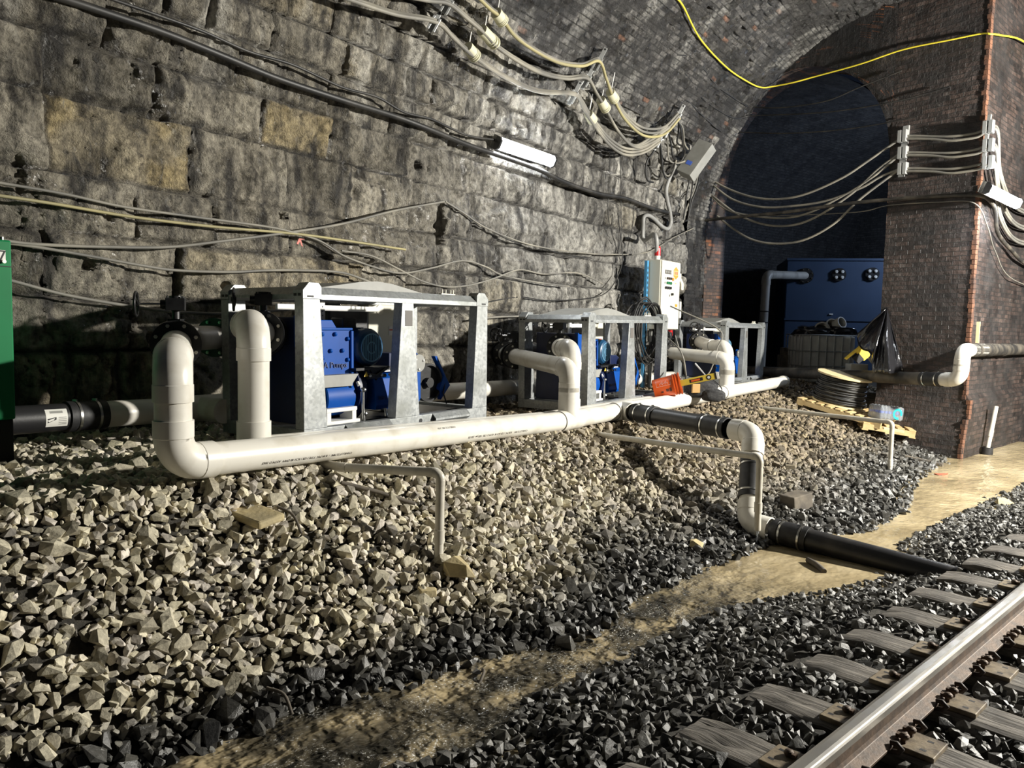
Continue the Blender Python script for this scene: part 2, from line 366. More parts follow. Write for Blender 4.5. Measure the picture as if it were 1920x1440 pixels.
def m_water():
    m,nt,b=newmat('muddy_water'); p=wpos(nt)
    ro=N(nt,'ShaderNodeMapping'); ro.inputs['Rotation'].default_value=(0,0,math.radians(-43.4)); ro.inputs['Scale'].default_value=(1,1,1); nt.links.new(p,ro.inputs['Vector'])
    sc=N(nt,'ShaderNodeMapping'); sc.inputs['Scale'].default_value=(1.0,1.5,1); nt.links.new(ro.outputs[0],sc.inputs['Vector'])
    f=noise(nt,sc.outputs[0],1.1,4,.55); g=noise(nt,ro.outputs[0],13,1.5,.5); g2=noise(nt,sc.outputs[0],5.,3,.5)
    at=N(nt,'ShaderNodeAttribute',attribute_name='tint')
    c0=ramp(nt,f,[(.30,(.24,.19,.11)),(.5,(.42,.34,.20)),(.62,(.52,.43,.27))]).outputs[0]
    c1=ramp(nt,noise(nt,sc.outputs[0],2.6,3,.5),[(.38,(.03,.027,.02)),(.52,(.11,.092,.06)),(.66,(.36,.29,.17))]).outputs[0]
    c=mixc(nt,at.outputs['Fac'],c0,c1)
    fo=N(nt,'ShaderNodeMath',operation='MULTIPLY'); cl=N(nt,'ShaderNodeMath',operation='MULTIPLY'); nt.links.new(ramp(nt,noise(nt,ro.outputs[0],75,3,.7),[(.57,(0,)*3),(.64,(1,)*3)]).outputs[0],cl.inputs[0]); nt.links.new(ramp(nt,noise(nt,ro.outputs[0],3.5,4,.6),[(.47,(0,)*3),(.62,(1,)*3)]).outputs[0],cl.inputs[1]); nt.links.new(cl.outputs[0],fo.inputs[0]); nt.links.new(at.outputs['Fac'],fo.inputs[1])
    c=mixc(nt,fo.outputs[0],c,(.8,.78,.72))  # foam flecks that also paint light sparkles into the water colour
    nt.links.new(c,b.inputs['Base Color']); b.inputs['Roughness'].default_value=.10; b.inputs['IOR'].default_value=1.33
    ad=N(nt,'ShaderNodeMath',operation='MULTIPLY_ADD'); nt.links.new(g2,ad.inputs[0]); ad.inputs[1].default_value=2; nt.links.new(g,ad.inputs[2])
    bb=bump(nt,ad.outputs[0],b,.6,.05); ms=N(nt,'ShaderNodeMath',operation='MULTIPLY_ADD'); nt.links.new(at.outputs['Fac'],ms.inputs[0]); ms.inputs[1].default_value=.9; ms.inputs[2].default_value=.10; nt.links.new(ms.outputs[0],bb.inputs['Strength']); return m
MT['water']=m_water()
def m_tie():
    m,nt,b=newmat('creosoted_tie'); p=ocoord(nt); ro=N(nt,'ShaderNodeMapping'); ro.inputs['Rotation'].default_value=(0,0,math.radians(-133.4)); nt.links.new(p,ro.inputs['Vector']); mp=N(nt,'ShaderNodeMapping'); mp.inputs['Scale'].default_value=(1.2,22,8); nt.links.new(ro.outputs[0],mp.inputs['Vector'])
    f=noise(nt,mp.outputs[0],2.2,6,.65); g=noise(nt,p,5,5)
    c=ramp(nt,f,[(.3,(.022,.019,.017)),(.50,(.16,.145,.125)),(.72,(.34,.31,.265))]).outputs[0]
    c=mixc(nt,1.,c,ramp(nt,g,[(.3,(.5,)*3),(.7,(1.3,)*3)]).outputs[0],'MULTIPLY')
    nt.links.new(c,b.inputs['Base Color']); b.inputs['Roughness'].default_value=.62; bump(nt,f,b,.8,.02); return m
MT['tie']=m_tie()
MT['rust']=mat('rusty_steel',(.13,.085,.055),.6,.25,c2=(.06,.042,.03),scale=20,bmp=.15,bscale=80)
MT['plate']=mat('rusty_plate',(.25,.20,.13),.6,.15,c2=(.10,.075,.05),scale=16,bmp=.2,bscale=70)
MT['rustdark']=mat('dark_rust',(.035,.024,.018),.6,c2=(.06,.04,.03),scale=20)
MT['railtop']=mat('worn_rail_head',(.55,.53,.49),.38,.95,c2=(.45,.42,.37),scale=9,amt=(.45,.8),rvar=.12)
def m_plastic():
    m,nt,b=newmat('black_sheeting'); b.inputs['Base Color'].default_value=(.012,.012,.014,1); b.inputs['Roughness'].default_value=.16; b.inputs['Specular IOR Level'].default_value=.8
    bump(nt,noise(nt,ocoord(nt),9,4),b,.35,.03); return m
MT['sheet']=m_plastic()
def m_clear(name,c,al):
    m,nt,b=newmat(name); b.inputs['Base Color'].default_value=(*c,1); b.inputs['Roughness'].default_value=.12; b.inputs['Transmission Weight'].default_value=al; return m
MT['clear']=m_clear('clear_wrap',(.9,.95,1.),.85)
MT['teallabel']=mat('teal_ink',(.02,.36,.36),.4)
MT['bottleblue']=mat('blue_cap',(.08,.16,.62),.4)
def m_emit(name,c,s):
    m,nt,b=newmat(name); b.inputs['Emission Color'].default_value=(*c,1); b.inputs['Emission Strength'].default_value=s; b.inputs['Base Color'].default_value=(.8,.8,.8,1); return m
MT['lamp']=m_emit('lamp_lens',(.95,.98,1.),70)
MT['lamp2']=m_emit('lamp_lens_near_pier',(.9,.95,1.),160)
# ------------------------------------------------------------ the setting: stone wall, brick vault
_ph=np.linspace(0,math.pi,801); _w=VA*(1-np.cos(_ph)); _z=VZ+VB*np.sin(_ph)
_arc=VZ+np.concatenate([[0],np.cumsum(np.hypot(np.diff(_w),np.diff(_z)))])
def prof(q):                                   # arc coordinate -> w, z, inward normal (w,z)
    q=np.asarray(q,float); ph=np.interp(q,_arc,_ph)
    w=np.where(q<VZ,0,VA*(1-np.cos(ph))); z=np.where(q<VZ,q,VZ+VB*np.sin(ph))
    nw=np.where(q<VZ,1,np.cos(ph)/VA); nz=np.where(q<VZ,0,-np.sin(ph)/VB); L=np.hypot(nw,nz)
    return w,z,nw/L,nz/L
def shell(a,q,h):
    w,z,nw,nz=prof(q)
    w=w+nw*h; z=z+nz*h
    return W0+a[...,None]*u-w[...,None]*v+z[...,None]*Z3
def stone_wall():
    a1=np.arange(-2.6,11.25,.019); q1=np.arange(.55,5.95,.019); a,q=np.meshgrid(a1,q1,indexing='ij')
    aw=a+.05*(fbm(a*2,q*2,3)-.5); qw=q+.05*(fbm(a*1.3+40,q*2,5)-.5)
    H=np.zeros_like(a); T=np.zeros(a.shape+(3,))
    edges=[.3,1.15,1.71,2.15,2.66,3.12,3.72,4.16,4.60,4.95,5.28,5.6,6.4]
    known={k:[.823*x-.65 for x in L] for k,L in {3:[-.5,.88],4:[-1.2,.4],5:[-.45,1.05,2.31,3.35,4.5],6:[-.45,.6,1.94,3.0,4.36,5.68],7:[.11,1.54,2.9]}.items()}
    r=np.random.default_rng(11)
    for i in range(len(edges)-1):
        J=[-3.5]+[x for x in known.get(i,[-1.6+r.random()*.8])]
        sm=.55 if i>=8 else .83
        while J[-1]<16: J.append(J[-1]+sm*(.75+r.random()*.95))
        J=np.array(J)
        m=(qw>=edges[i])&(qw<edges[i+1]); x=aw[m]; y=qw[m]
        k=np.clip(np.searchsorted(J,x)-1,0,len(J)-2); x0=J[k];x1=J[k+1]
        d=np.minimum(np.minimum(x-x0,x1-x),np.minimum(y-edges[i],edges[i+1]-y))
        off=r.normal(0,.022,len(J))[k]; tx=r.normal(0,.05,len(J))[k]; ty=r.normal(0,.05,len(J))[k]
        deep=(r.random(len(J))[k])
        e=sstep(0,.020+.055*deep**2,d); ej=sstep(.002,.016,d)
        h=off+tx*(x-(x0+x1)/2)+ty*(y-(edges[i]+edges[i+1])/2)+.035*sstep(0,.25,d)
        joint=-.035-.05*sstep(.45,.7,fbm(x*1.5,y*1.5,21))
        H[m]=joint*(1-e)+h*e-.03*(1-ej)
        g=(.245+.13*(r.random(len(J))-.5))[k]; c=np.stack([g*1.02,g*.985,g*.90],-1)
        yl=np.zeros(len(J))
        if i==5: yl[np.searchsorted(J,-.4)-1]=1.
        if i==6: yl[np.searchsorted(J,1.3)-1]=.8
        if i in (2,3): yl[np.searchsorted(J,1.25)-1]=.6
        yl=np.maximum(yl,(r.random(len(J))>.86)*.3)
        y_=(yl[k]*e*(.35+.65*sstep(.38,.55,fbm(x*2.2,y*2.2,66))))[:,None]
        c=c*(1-y_)+np.array([.38,.325,.21])*y_
        sootm=np.maximum((1-e)*.75,(1-ej)*.9)[:,None]                    # dark grouting between the blocks
        T[m]=c*(1-sootm)+np.array([.05,.048,.045])*sootm
    rough=fbm(a*3,q*3,31,5,.55)-.5; fine=fbm(a*11,q*11,37,4,.6)-.5
    ridge=np.abs(fbm(a*1.2,q*2.2,41,4)-.5); crack=1-sstep(.0,.012,ridge)
    strat=fbm(a*1.2,q*16,43,3)-.5
    ridge2=np.abs(fbm(a*4,q*1.5,47,4)-.5)
    H+=.13*rough+.045*fine-.035*crack*(fbm(a*.8,q*.8,44)>.5)+.02*strat-.045*(1-sstep(0,.02,ridge2))*(fbm(a*.7,q*.7,49)>.50)+.05*(sstep(.47,.53,fbm(a*1.6,q*1.6,57,4))-.5)
    pit=vn(a*5,q*5,53); H-=.06*sstep(.88,.97,pit)*(fbm(a,q,54)>.48)
    for (x,y,rx,ry,dp) in ((3.57,3.25,.10,.28,.30),(3.25,3.92,.09,.06,.15),(3.45,3.90,.04,.035,.08),(1.2,3.05,.05,.05,.08),(-.75,2.4,.045,.045,.1),(.5,2.3,.045,.045,.1),(6.2,1.95,.4,.18,.12),(-1.24,3.05,.05,.17,.06)):
        k=((a-x)/rx)**2+((q-y)/ry)**2; H-=dp*(1-sstep(.6,1.1,k))
    big=fbm(a*.5,q*.5,61,3)-.5
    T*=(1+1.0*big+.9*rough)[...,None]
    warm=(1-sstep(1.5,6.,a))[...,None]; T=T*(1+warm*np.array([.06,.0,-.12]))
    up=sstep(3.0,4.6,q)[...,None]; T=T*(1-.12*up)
    wh=sstep(.56,.72,fbm(a*4.5,q*.9,71,4))*sstep(3.8,4.6,q); T=T*(1-.6*wh[...,None])+np.array([.5,.48,.43])*.6*wh[...,None]
    T=np.clip(T*1.28,.012,.9)
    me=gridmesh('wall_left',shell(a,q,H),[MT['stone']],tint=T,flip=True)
    link('wall_left',me,kind='structure')
stone_wall()
# ------------------------------------------------------------ end wall with the arched opening, pier, side chamber
PC=atZ(1800,835,.2); PC=A(PC[0],PC[1],0); e2=nrm(A(-.6,.8,0)); m2=A(e2[1],-e2[0],0)   # m2 points away from the camera
T0,T1,TC,AR,AZ=1.45,5.40,3.425,1.975,5.05
def EP(tt,z,dep=0): return PC+e2*tt+Z3*z+m2*dep
def grid(P00,fn,n1,n2): pass
def surf(name,fn,A1,B1,m,flip=False,uvf=None,kind='structure'):
    a,b=np.meshgrid(A1,B1,indexing='ij'); P=np.zeros(a.shape+(3,))
    for i in range(a.shape[0]):
        for j in range(a.shape[1]): P[i,j]=fn(a[i,j],b[i,j])
    uv=np.stack([a,b],-1) if uvf is None else uvf(a,b)
    return gridmesh(name,P,[m],uv=uv,flip=flip)
def join(name,meshes):
    bmj=bmesh.new()
    for me in meshes: bmj.from_mesh(me)
    me=bpy.data.meshes.new(name); 
    mats=[]
    for k in meshes:
        for mm in k.materials:
            if mm not in mats: mats.append(mm)
    for mm in mats: me.materials.append(mm)
    # material indices are kept because every mesh here carries one material
    off=0; bmj.faces.ensure_lookup_table()
    for k in meshes:
        mi=mats.index(k.materials[0])
        for f in range(off,off+len(k.polygons)): bmj.faces[f].material_index=mi
        off+=len(k.polygons)
    bmj.to_mesh(me); bmj.free(); return me
def wob(tt,z,s=0): return .05*(float(fbm(np.array(tt*1.7+s),np.array(z*1.7),91))-.5)+.02*(float(fbm(np.array(tt*9+s),np.array(z*9),92))-.5)
zz=lambda a,b,k=.15: np.linspace(a,b,max(2,int((b-a)/k)))
def roff(z): return .02 if z>.95 else .10
def loff(z): return batter(z)+(.07 if z<.62 else 0)
def batter(z): return .18*max(0,(.95-z))*(1 if z<.95 else 0)
me1=surf('m',lambda tt,z:EP(tt if tt>.01 else -roff(z)*.99,z,-loff(z)+wob(tt,z)*min(1,tt*4)),zz(-.0,T0),zz(-.3,8),MT['pier'])
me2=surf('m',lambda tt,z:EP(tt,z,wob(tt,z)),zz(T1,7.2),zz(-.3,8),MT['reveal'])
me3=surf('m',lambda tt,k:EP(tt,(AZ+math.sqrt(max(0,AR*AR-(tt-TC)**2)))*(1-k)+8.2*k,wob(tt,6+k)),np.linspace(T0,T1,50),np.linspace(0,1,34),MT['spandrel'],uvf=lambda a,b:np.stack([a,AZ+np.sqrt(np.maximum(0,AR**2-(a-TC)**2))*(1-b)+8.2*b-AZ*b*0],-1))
def arch(k):       # 0..1 along the intrados from the right jamb's foot to the left jamb's
    Ls=AZ+.3; La=math.pi*AR; Lt=2*Ls+La; q=k*Lt
    if q<Ls: return T0,-.3+q
    if q>Ls+La: return T1,AZ-(q-Ls-La)
    an=math.pi*(q-Ls)/La; return TC-AR*math.cos(an),AZ+AR*math.sin(an)
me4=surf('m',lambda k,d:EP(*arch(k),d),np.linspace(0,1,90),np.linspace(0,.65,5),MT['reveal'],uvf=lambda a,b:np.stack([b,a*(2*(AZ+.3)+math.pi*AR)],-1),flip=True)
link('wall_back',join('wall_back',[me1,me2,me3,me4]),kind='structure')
def vault():
    r=np.random.default_rng(31); bw,rh=.21,.074; NB=600; off=r.normal(0,.0085,(NB,NB)); off[r.random((NB,NB))<.035]-=.035; tone=r.random((NB,NB)); red=r.random((NB,NB))
    def piece(a0,a1_,q0,q1_,da,dq):
        a,q=np.meshgrid(np.arange(a0,a1_,da),np.arange(q0,q1_,dq),indexing='ij')
        qq=q+.030*(fbm(a*1.1,q*1.1,85,3)-.5)*2; aa=a+.02*(fbm(a*3,q*3,86,3)-.5)
        row=np.floor(qq/rh).astype(int); x=(aa+5)/bw+.5*(row%2)+.13*np.sin(row*2.7); k=np.floor(x).astype(int)%NB; row_=row%NB
        e=np.minimum(np.minimum(x-np.floor(x),1-(x-np.floor(x)))*bw,np.minimum(qq/rh-np.floor(qq/rh),1-(qq/rh-np.floor(qq/rh)))*rh)
        E=sstep(.001,.010,e); worn=sstep(.42,.62,fbm(a*.8,q*.8,87,4))
        H=.06*(fbm(a*.9,q*.9,81,4)-.5)+.03+E*(off[row_,k]*(.5+worn)+.012)+.016*(fbm(a*9,q*9,83,3)-.5)
        g=.035+.135*tone[row_,k]**1.7; c=np.stack([g*1.03,g*.985,g*.93],-1)
        c=np.where((red[row_,k]>.985)[...,None],np.array([.22,.12,.08]),c)
        so=sstep(.40,.60,fbm(a*.7,q*.7,88,4)); c=c*(1-.7*so[...,None])
        wh=sstep(.60,.74,fbm(a*2.2,q*1.2,89,5)); c=c*(1-.5*wh[...,None])+np.array([.42,.41,.38])*.5*wh[...,None]
        c=c*E[...,None]+np.array([.02,.02,.02])*(1-E[...,None])
        return a,q,H,np.clip(c,.008,.8)
    def clipped(a,q,H,T):
        P=shell(a,q,H); me=gridmesh('ceiling',P,[MT['stone']],tint=T,flip=True)
        bmv=bmesh.new(); bmv.from_mesh(me); kill=[x for x in bmv.verts if (x.co.x-PC[0])*m2[0]+(x.co.y-PC[1])*m2[1]>.06]
        bmesh.ops.delete(bmv,geom=kill,context='VERTS'); bmv.to_mesh(me); bmv.free(); return me
    fine=clipped(*piece(-2.6,14.,5.65,9.2,.032,.0135)); far=clipped(*piece(-2.6,16.,9.19,11.6,.08,.03)); low=clipped(*piece(11.18,13.2,1.0,5.66,.032,.0135))
    link('ceiling',join('ceiling',[fine,far,low]),kind='structure')
vault()
# the chamber behind the arch: wider barrel vault of dark brick
def ch(k):
    R=3.9;Ls=3.6;La=math.pi*R;q=k*(2*Ls+La)
    CT=4.75
    if q<Ls: return CT-R,q-.1
    if q>Ls+La: return CT+R,3.5-(q-Ls-La)
    an=math.pi*(q-Ls)/La; return CT-R*math.cos(an),3.5+R*math.sin(an)
c1=surf('m',lambda k,d:EP(*ch(k),d),np.linspace(0,1,60),np.linspace(.65,11,12),MT['chamber'],uvf=lambda a,b:np.stack([b,a*18.3],-1),flip=True)
c2=surf('m',lambda tt,z:EP(tt,z,11),zz(.5,9,.4),zz(-.3,7.6,.4),MT['chamber'])
c3=surf('m',lambda tt,z:EP(tt,z,.65),zz(.5,T0,.4),zz(-.3,7.6,.4),MT['chamber'],flip=True)
link('wall_far',join('wall_far',[c1,c2,c3]),kind='structure')
# the pier's face along the track and the bore beyond it
def RP(s_,z,dep=0): return PC+t*s_+Z3*z+n*dep
def rface(s_,q):
    if q<7.45: z=q; d=-roff(z)
    else:
        an=(q-7.45)/3.2; z=7.45+3.2*math.sin(an); d=-.02-3.2*(1-math.cos(an))
    return RP(s_ if s_>.01 else -loff(z)*.99,z,d+wob(s_+31,q)*min(1,s_*4))
r1=surf('m',rface,zz(0,13,.2),zz(-.3,9.6,.15),MT['pier'],flip=True)
link('wall_right',join('wall_right',[r1]),kind='structure')
# orange brick arris at the pier's corner
mb=MB()
for i in range(int(7.6/.078)):
    z=-.1+i*.078; k=.007*random.random(); w_=.035+.04*random.random(); 
    mb.box(PC+e2*(w_/2-.02-k-roff(z))+Z3*z+m2*(.03-loff(z)),(w_,.09,.070),np.array([e2,m2,Z3]))
o=solo('trim_1',mb,MT['arris'],None,None,kind='structure')
l=o.data.uv_layers.new(name='UVMap'); co=np.array([q.co[:] for q in o.data.vertices]); 
vi=np.zeros(len(o.data.loops),np.int32); o.data.loops.foreach_get('vertex_index',vi); l.data.foreach_set('uv',np.stack([co[vi,0]+co[vi,1],co[vi,2]],-1).reshape(-1).astype(np.float32))
# ------------------------------------------------------------ ground
_df=np.array([[-3,3.5],[1.38,3.44],[1.85,3.5],[2.4,3.34],[2.95,3.35],[3.73,3.1],[4.5,3.4],[5.29,3.4],[6.6,3.45],[7.3,3.3],[7.86,3.05],[9.06,3.16],[11.2,3.7],[14.3,4.2],[30,4.2]])
_dn=np.array([[-3,2.75],[1.8,2.74],[2.27,2.56],[2.78,2.72],[3.76,2.77],[4.86,2.78],[6.1,2.37],[6.9,2.25],[7.55,2.6],[8.3,2.64],[11.2,2.6],[30,2.8]])
def dfar(s_): return np.interp(s_,_df[:,0],_df[:,1])
def dnear(s_): return np.interp(s_,_dn[:,0],_dn[:,1])
def dman(s_): return 4.60+(s_-1.64)*.209
def crest(s_): return np.interp(s_,[-2,2,4,6.5,10,15,20],[.88,.95,.87,.79,.79,.86,.90])
def ground(X,Y,detail=True):
    X=np.asarray(X,float);Y=np.asarray(Y,float); s_=X*t[0]+Y*t[1]; d=X*n[0]+Y*n[1]
    f=dfar(s_); nn=dnear(s_); m_=dman(s_); c=crest(s_)
    q=(d-f)/np.maximum(m_-f,.1)
    zb=np.where(q<1,c*np.clip(q,0,1)**1.25,c+np.minimum((q-1)*(m_-f)*.35,.05))
    zb=zb+.035*np.exp(-((q-1.02)/.14)**2)*0
    zn=.17*sstep(0,.75,nn-d)
    bed=-.07*np.sin(np.clip((d-nn)/np.maximum(f-nn,.1),0,1)*math.pi)
    z=np.where(d>f,zb,np.where(d<nn,zn,bed))
    # beyond the pier's corner the verge stays low
    lim=PC[0]*n[0]+PC[1]*n[1]; side=sstep(13.9,15.0,s_)*(d<lim+1.2); z=np.where(side>0,z*(1-side)+np.minimum(z,.12)*side,z)
    if detail: z=z+.05*(fbm(X*1.6,Y*1.6,101,3)-.5)*np.clip(np.abs(z)*4,0,1)
    return z
def gz(P): return float(ground(P[0],P[1]))
s1=np.arange(-3,24,.09); d1=np.concatenate([np.arange(-4,11,.09),np.arange(11,17,.3)]); S_,D_=np.meshgrid(s1,d1,indexing='ij')
X=S_*t[0]+D_*n[0]; Y=S_*t[1]+D_*n[1]; Zg=ground(X,Y)
link('floor',gridmesh('floor',np.stack([X,Y,Zg-.02],-1),[MT['dirt']],flip=False),kind='structure')
# water in the ditch
s1=np.arange(-1.0,17,.03); k1=np.linspace(0,1,60); S_,K=np.meshgrid(s1,k1,indexing='ij'); D_=(dnear(S_)-.16)*(1-K)+(dfar(S_)+.14)*K
X=S_*t[0]+D_*n[0]; Y=S_*t[1]+D_*n[1]
fl=.12+.88*(1-sstep(4.6,6.0,S_+.5*(fbm(S_*2,D_*2,112)-.5)))
Zw=.008+fl*(.035*(fbm(S_*3.2,D_*5,111,4)-.5)+.018*(fbm(S_*14,D_*14,113,3)-.5))
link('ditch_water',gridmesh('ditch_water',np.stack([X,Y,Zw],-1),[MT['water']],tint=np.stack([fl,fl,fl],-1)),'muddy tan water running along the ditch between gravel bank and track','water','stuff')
# ------------------------------------------------------------ ballast
def rock_meshes(k=26):
    out=[]; r=np.random.default_rng(5)
    for i in range(k):
        bmm=bmesh.new(); sc=np.array([1,.62+.3*r.random(),.45+.3*r.random()])
        P=r.normal(0,1,(13,3)); P/=np.linalg.norm(P,axis=1,keepdims=True); P*=(.8+.25*r.random((13,1)))
        P=np.sign(P)*np.abs(P)**.8
        for p in P*sc*.5: bmm.verts.new(p)
        bmesh.ops.convex_hull(bmm,input=bmm.verts)
        for q in [q for q in bmm.verts if not q.link_faces]: bmm.verts.remove(q)
        bmesh.ops.recalc_face_normals(bmm,faces=bmm.faces)
        me=bpy.data.meshes.new('ballast_stone'); bmm.to_mesh(me); bmm.free(); out.append(me)
    return out
ROCKS=rock_meshes()
RV=[np.array([q.co[:] for q in m.vertices]) for m in ROCKS]; RF=[np.array([list(p.vertices) for p in m.polygons]) for m in ROCKS]
def rotm(r,k,tilt=.7):
    a=r.random(k)*2*math.pi; b=r.normal(0,tilt,k); c=r.normal(0,tilt,k)
    ca,sa,cb,sb,cc,sc=np.cos(a),np.sin(a),np.cos(b),np.sin(b),np.cos(c),np.sin(c); O=np.zeros(k);I=np.ones(k)
    Rz=np.stack([ca,-sa,O,sa,ca,O,O,O,I],-1).reshape(-1,3,3);Ry=np.stack([cb,O,sb,O,I,O,-sb,O,cb],-1).reshape(-1,3,3);Rx=np.stack([I,O,O,O,cc,-sc,O,sc,cc],-1).reshape(-1,3,3)
    return Rz@Ry@Rx
def bake_rocks(name,P,size,R,tint,label,cat,r,group=None):
    Vs=[];Fs=[];Ts=[];off=0; var=r.integers(0,len(RV),len(P))
    for k in range(len(RV)):
        m=np.where(var==k)[0]
        if not len(m): continue
        VV=np.einsum('kij,nj->kni',R[m],RV[k])*size[m][:,None,None]+P[m][:,None,:]
        nv=len(RV[k]); FF=RF[k][None]+(np.arange(len(m))*nv)[:,None,None]+off
        Vs.append(VV.reshape(-1,3));Fs.append(FF.reshape(-1,3));Ts.append(np.repeat(tint[m],nv,0)); off+=nv*len(m)
    Vv=np.concatenate(Vs);F=np.concatenate(Fs);T=np.concatenate(Ts)
    me=bpy.data.meshes.new(name); me.vertices.add(len(Vv)); me.vertices.foreach_set('co',Vv.reshape(-1).astype(np.float32))
    me.loops.add(F.size); me.loops.foreach_set('vertex_index',F.reshape(-1).astype(np.int32)); me.polygons.add(len(F)); me.polygons.foreach_set('loop_start',np.arange(0,F.size,3,dtype=np.int32))
    try: me.polygons.foreach_set('loop_total',np.full(len(F),3,np.int32))
    except Exception: pass
    me.update(calc_edges=True); me.polygons.foreach_set('use_smooth',np.zeros(len(F),bool))
    at=me.attributes.new('tint','FLOAT_COLOR','POINT'); at.data.foreach_set('color',T.reshape(-1).astype(np.float32)); me.materials.append(MT['rock'])
    return link(name,me,label,cat,'stuff',group)
def pix(P):
    d=P-CAM; k=d@cF; return 960+FPX*(d@cR)/k, 720-FPX*(d@cU)/k, k
TIES=[1.83+.56*i for i in range(24)]
def scatter(s0,s1,d0,d1,cell,r,jit=.5):
    a,b=np.meshgrid(np.arange(s0,s1,cell),np.arange(d0,d1,cell),indexing='ij'); a=a.ravel()+cell*jit*(r.random(a.size)-.5)*2; b=b.ravel()+cell*jit*(r.random(b.size)-.5)*2
    P=np.stack([a*t[0]+b*n[0],a*t[1]+b*n[1]],-1); z=ground(P[:,0],P[:,1]); P=np.concatenate([P,z[:,None]],1)
    x,y,k=pix(P); m=(k>1.2)&(x>-140)&(x<2060)&(y<1560)
    return P[m],a[m],b[m],x[m],y[m],k[m]
def tint_of(P,s_,d_,r):
    k=len(P); hgt=P[:,2]; f=dfar(s_)
    wet=np.where(d_>f-.1,1-sstep(.05,.27+.22*sstep(3.2,5.2,s_),hgt+.16*(fbm(P[:,0]*1.5,P[:,1]*1.5,131)-.5)),1.)
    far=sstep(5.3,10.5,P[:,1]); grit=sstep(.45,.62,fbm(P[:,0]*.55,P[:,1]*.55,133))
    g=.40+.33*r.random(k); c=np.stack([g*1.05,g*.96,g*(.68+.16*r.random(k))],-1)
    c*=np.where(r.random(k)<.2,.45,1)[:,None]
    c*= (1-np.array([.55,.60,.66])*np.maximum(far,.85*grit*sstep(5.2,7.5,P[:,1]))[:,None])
    dk=.05+.11*r.random(k)**2; dkc=np.stack([dk*1.02,dk,dk*.92],-1)
    track=np.where(d_<dnear(s_)+.05,1.,0.); tg=.06+.12*r.random(k)**1.5; tc=np.stack([tg*1.03,tg,tg*.9],-1)
    c=c*(1-wet[:,None])+dkc*wet[:,None]; c=np.where(track[:,None]>0,tc,c)
    rough=np.where(track>0,.42,.85*(1-wet)+.3*wet)
    return np.concatenate([c,rough[:,None]],1)
def ballast():
    r=np.random.default_rng(21)
    sets=[]
    for (s0,s1,d0,d1,cell,sm,sv,lift,dmax) in ((-1,9.5,2.6,7.2,.055,.075,.045,.012,99),(9.5,19,2.6,8.8,.075,.085,.05,.012,99),(-1,8.5,2.9,6.4,.048,.055,.035,-.004,99),(-1,10,3.2,6.8,.17,.13,.05,.02,99),
            (-.5,12,-.6,2.75,.050,.062,.035,.012,99),(12,19,.5,2.9,.09,.08,.04,.01,99),(-2,12,6.6,9.5,.10,.09,.05,.01,99)):
        P,a,b,x,y,k=scatter(s0,s1,d0,d1,cell,r)
        size=np.clip(r.normal(sm,sv*.5,len(P)),.03,.2); 
        keep=np.ones(len(P),bool)
        inw=(b>dnear(a)+.06)&(b<dfar(a)-.04); keep&=~(inw&(r.random(len(P))>np.where(a<5.2,.13,np.where(a>7.6,.07,.025))))
        for ts in TIES: keep&=~((np.abs(a-ts)<.135)&(b<1.93)&(size>.0))
        keep&=~((np.abs(b-1.225)<.11))
        P[:,2]+=lift+size*.12*r.random(len(P))
        P[inw,2]-=.01
        sets.append([q[keep] for q in (P,a,b,x,y,k,size)])
    P,a,b,x,y,k,size=[np.concatenate(q) for q in zip(*sets)]
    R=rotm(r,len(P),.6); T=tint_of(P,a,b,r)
    app=size/k; vis=(x>-20)&(x<1940)&(y>850)&(y<1460)&(b>dfar(a)-.05)
    order=np.argsort(np.where(vis,-app,0))[:300]; one=np.zeros(len(P),bool); one[order]=True
    wet=T[:,3]<.5
    for i in np.where(one)[0]:
        kk=int(r.integers(0,len(ROCKS))); key=(kk,bool(wet[i]))
        if key not in RM:
            me=ROCKS[kk].copy(); me.materials.append(MT['rockdark' if wet[i] else 'rockpale']); RM[key]=me
        o=bpy.data.objects.new('ballast_stone',RM[key]); COL.objects.link(o)
        o.matrix_world=Matrix.Translation(Vector(P[i]))@Matrix(R[i].tolist()).to_4x4()@Matrix.Scale(float(size[i]),4)
        if wet[i]: setp(o,'dark wet ballast stone at the foot of the gravel bank beside the water','stone','wet stones at the foot of the bank')
        else: setp(o,'pale dry ballast stone lying in the gravel bank in the foreground','stone','pale stones on the foreground bank')
    m=~one; tr=b<dnear(a)+.03
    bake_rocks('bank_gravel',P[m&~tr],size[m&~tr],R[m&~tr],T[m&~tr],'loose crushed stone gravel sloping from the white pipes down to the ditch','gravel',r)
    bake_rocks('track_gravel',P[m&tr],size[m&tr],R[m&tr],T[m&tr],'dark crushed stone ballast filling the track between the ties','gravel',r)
    print('rocks',len(P))
RM={}
ballast()
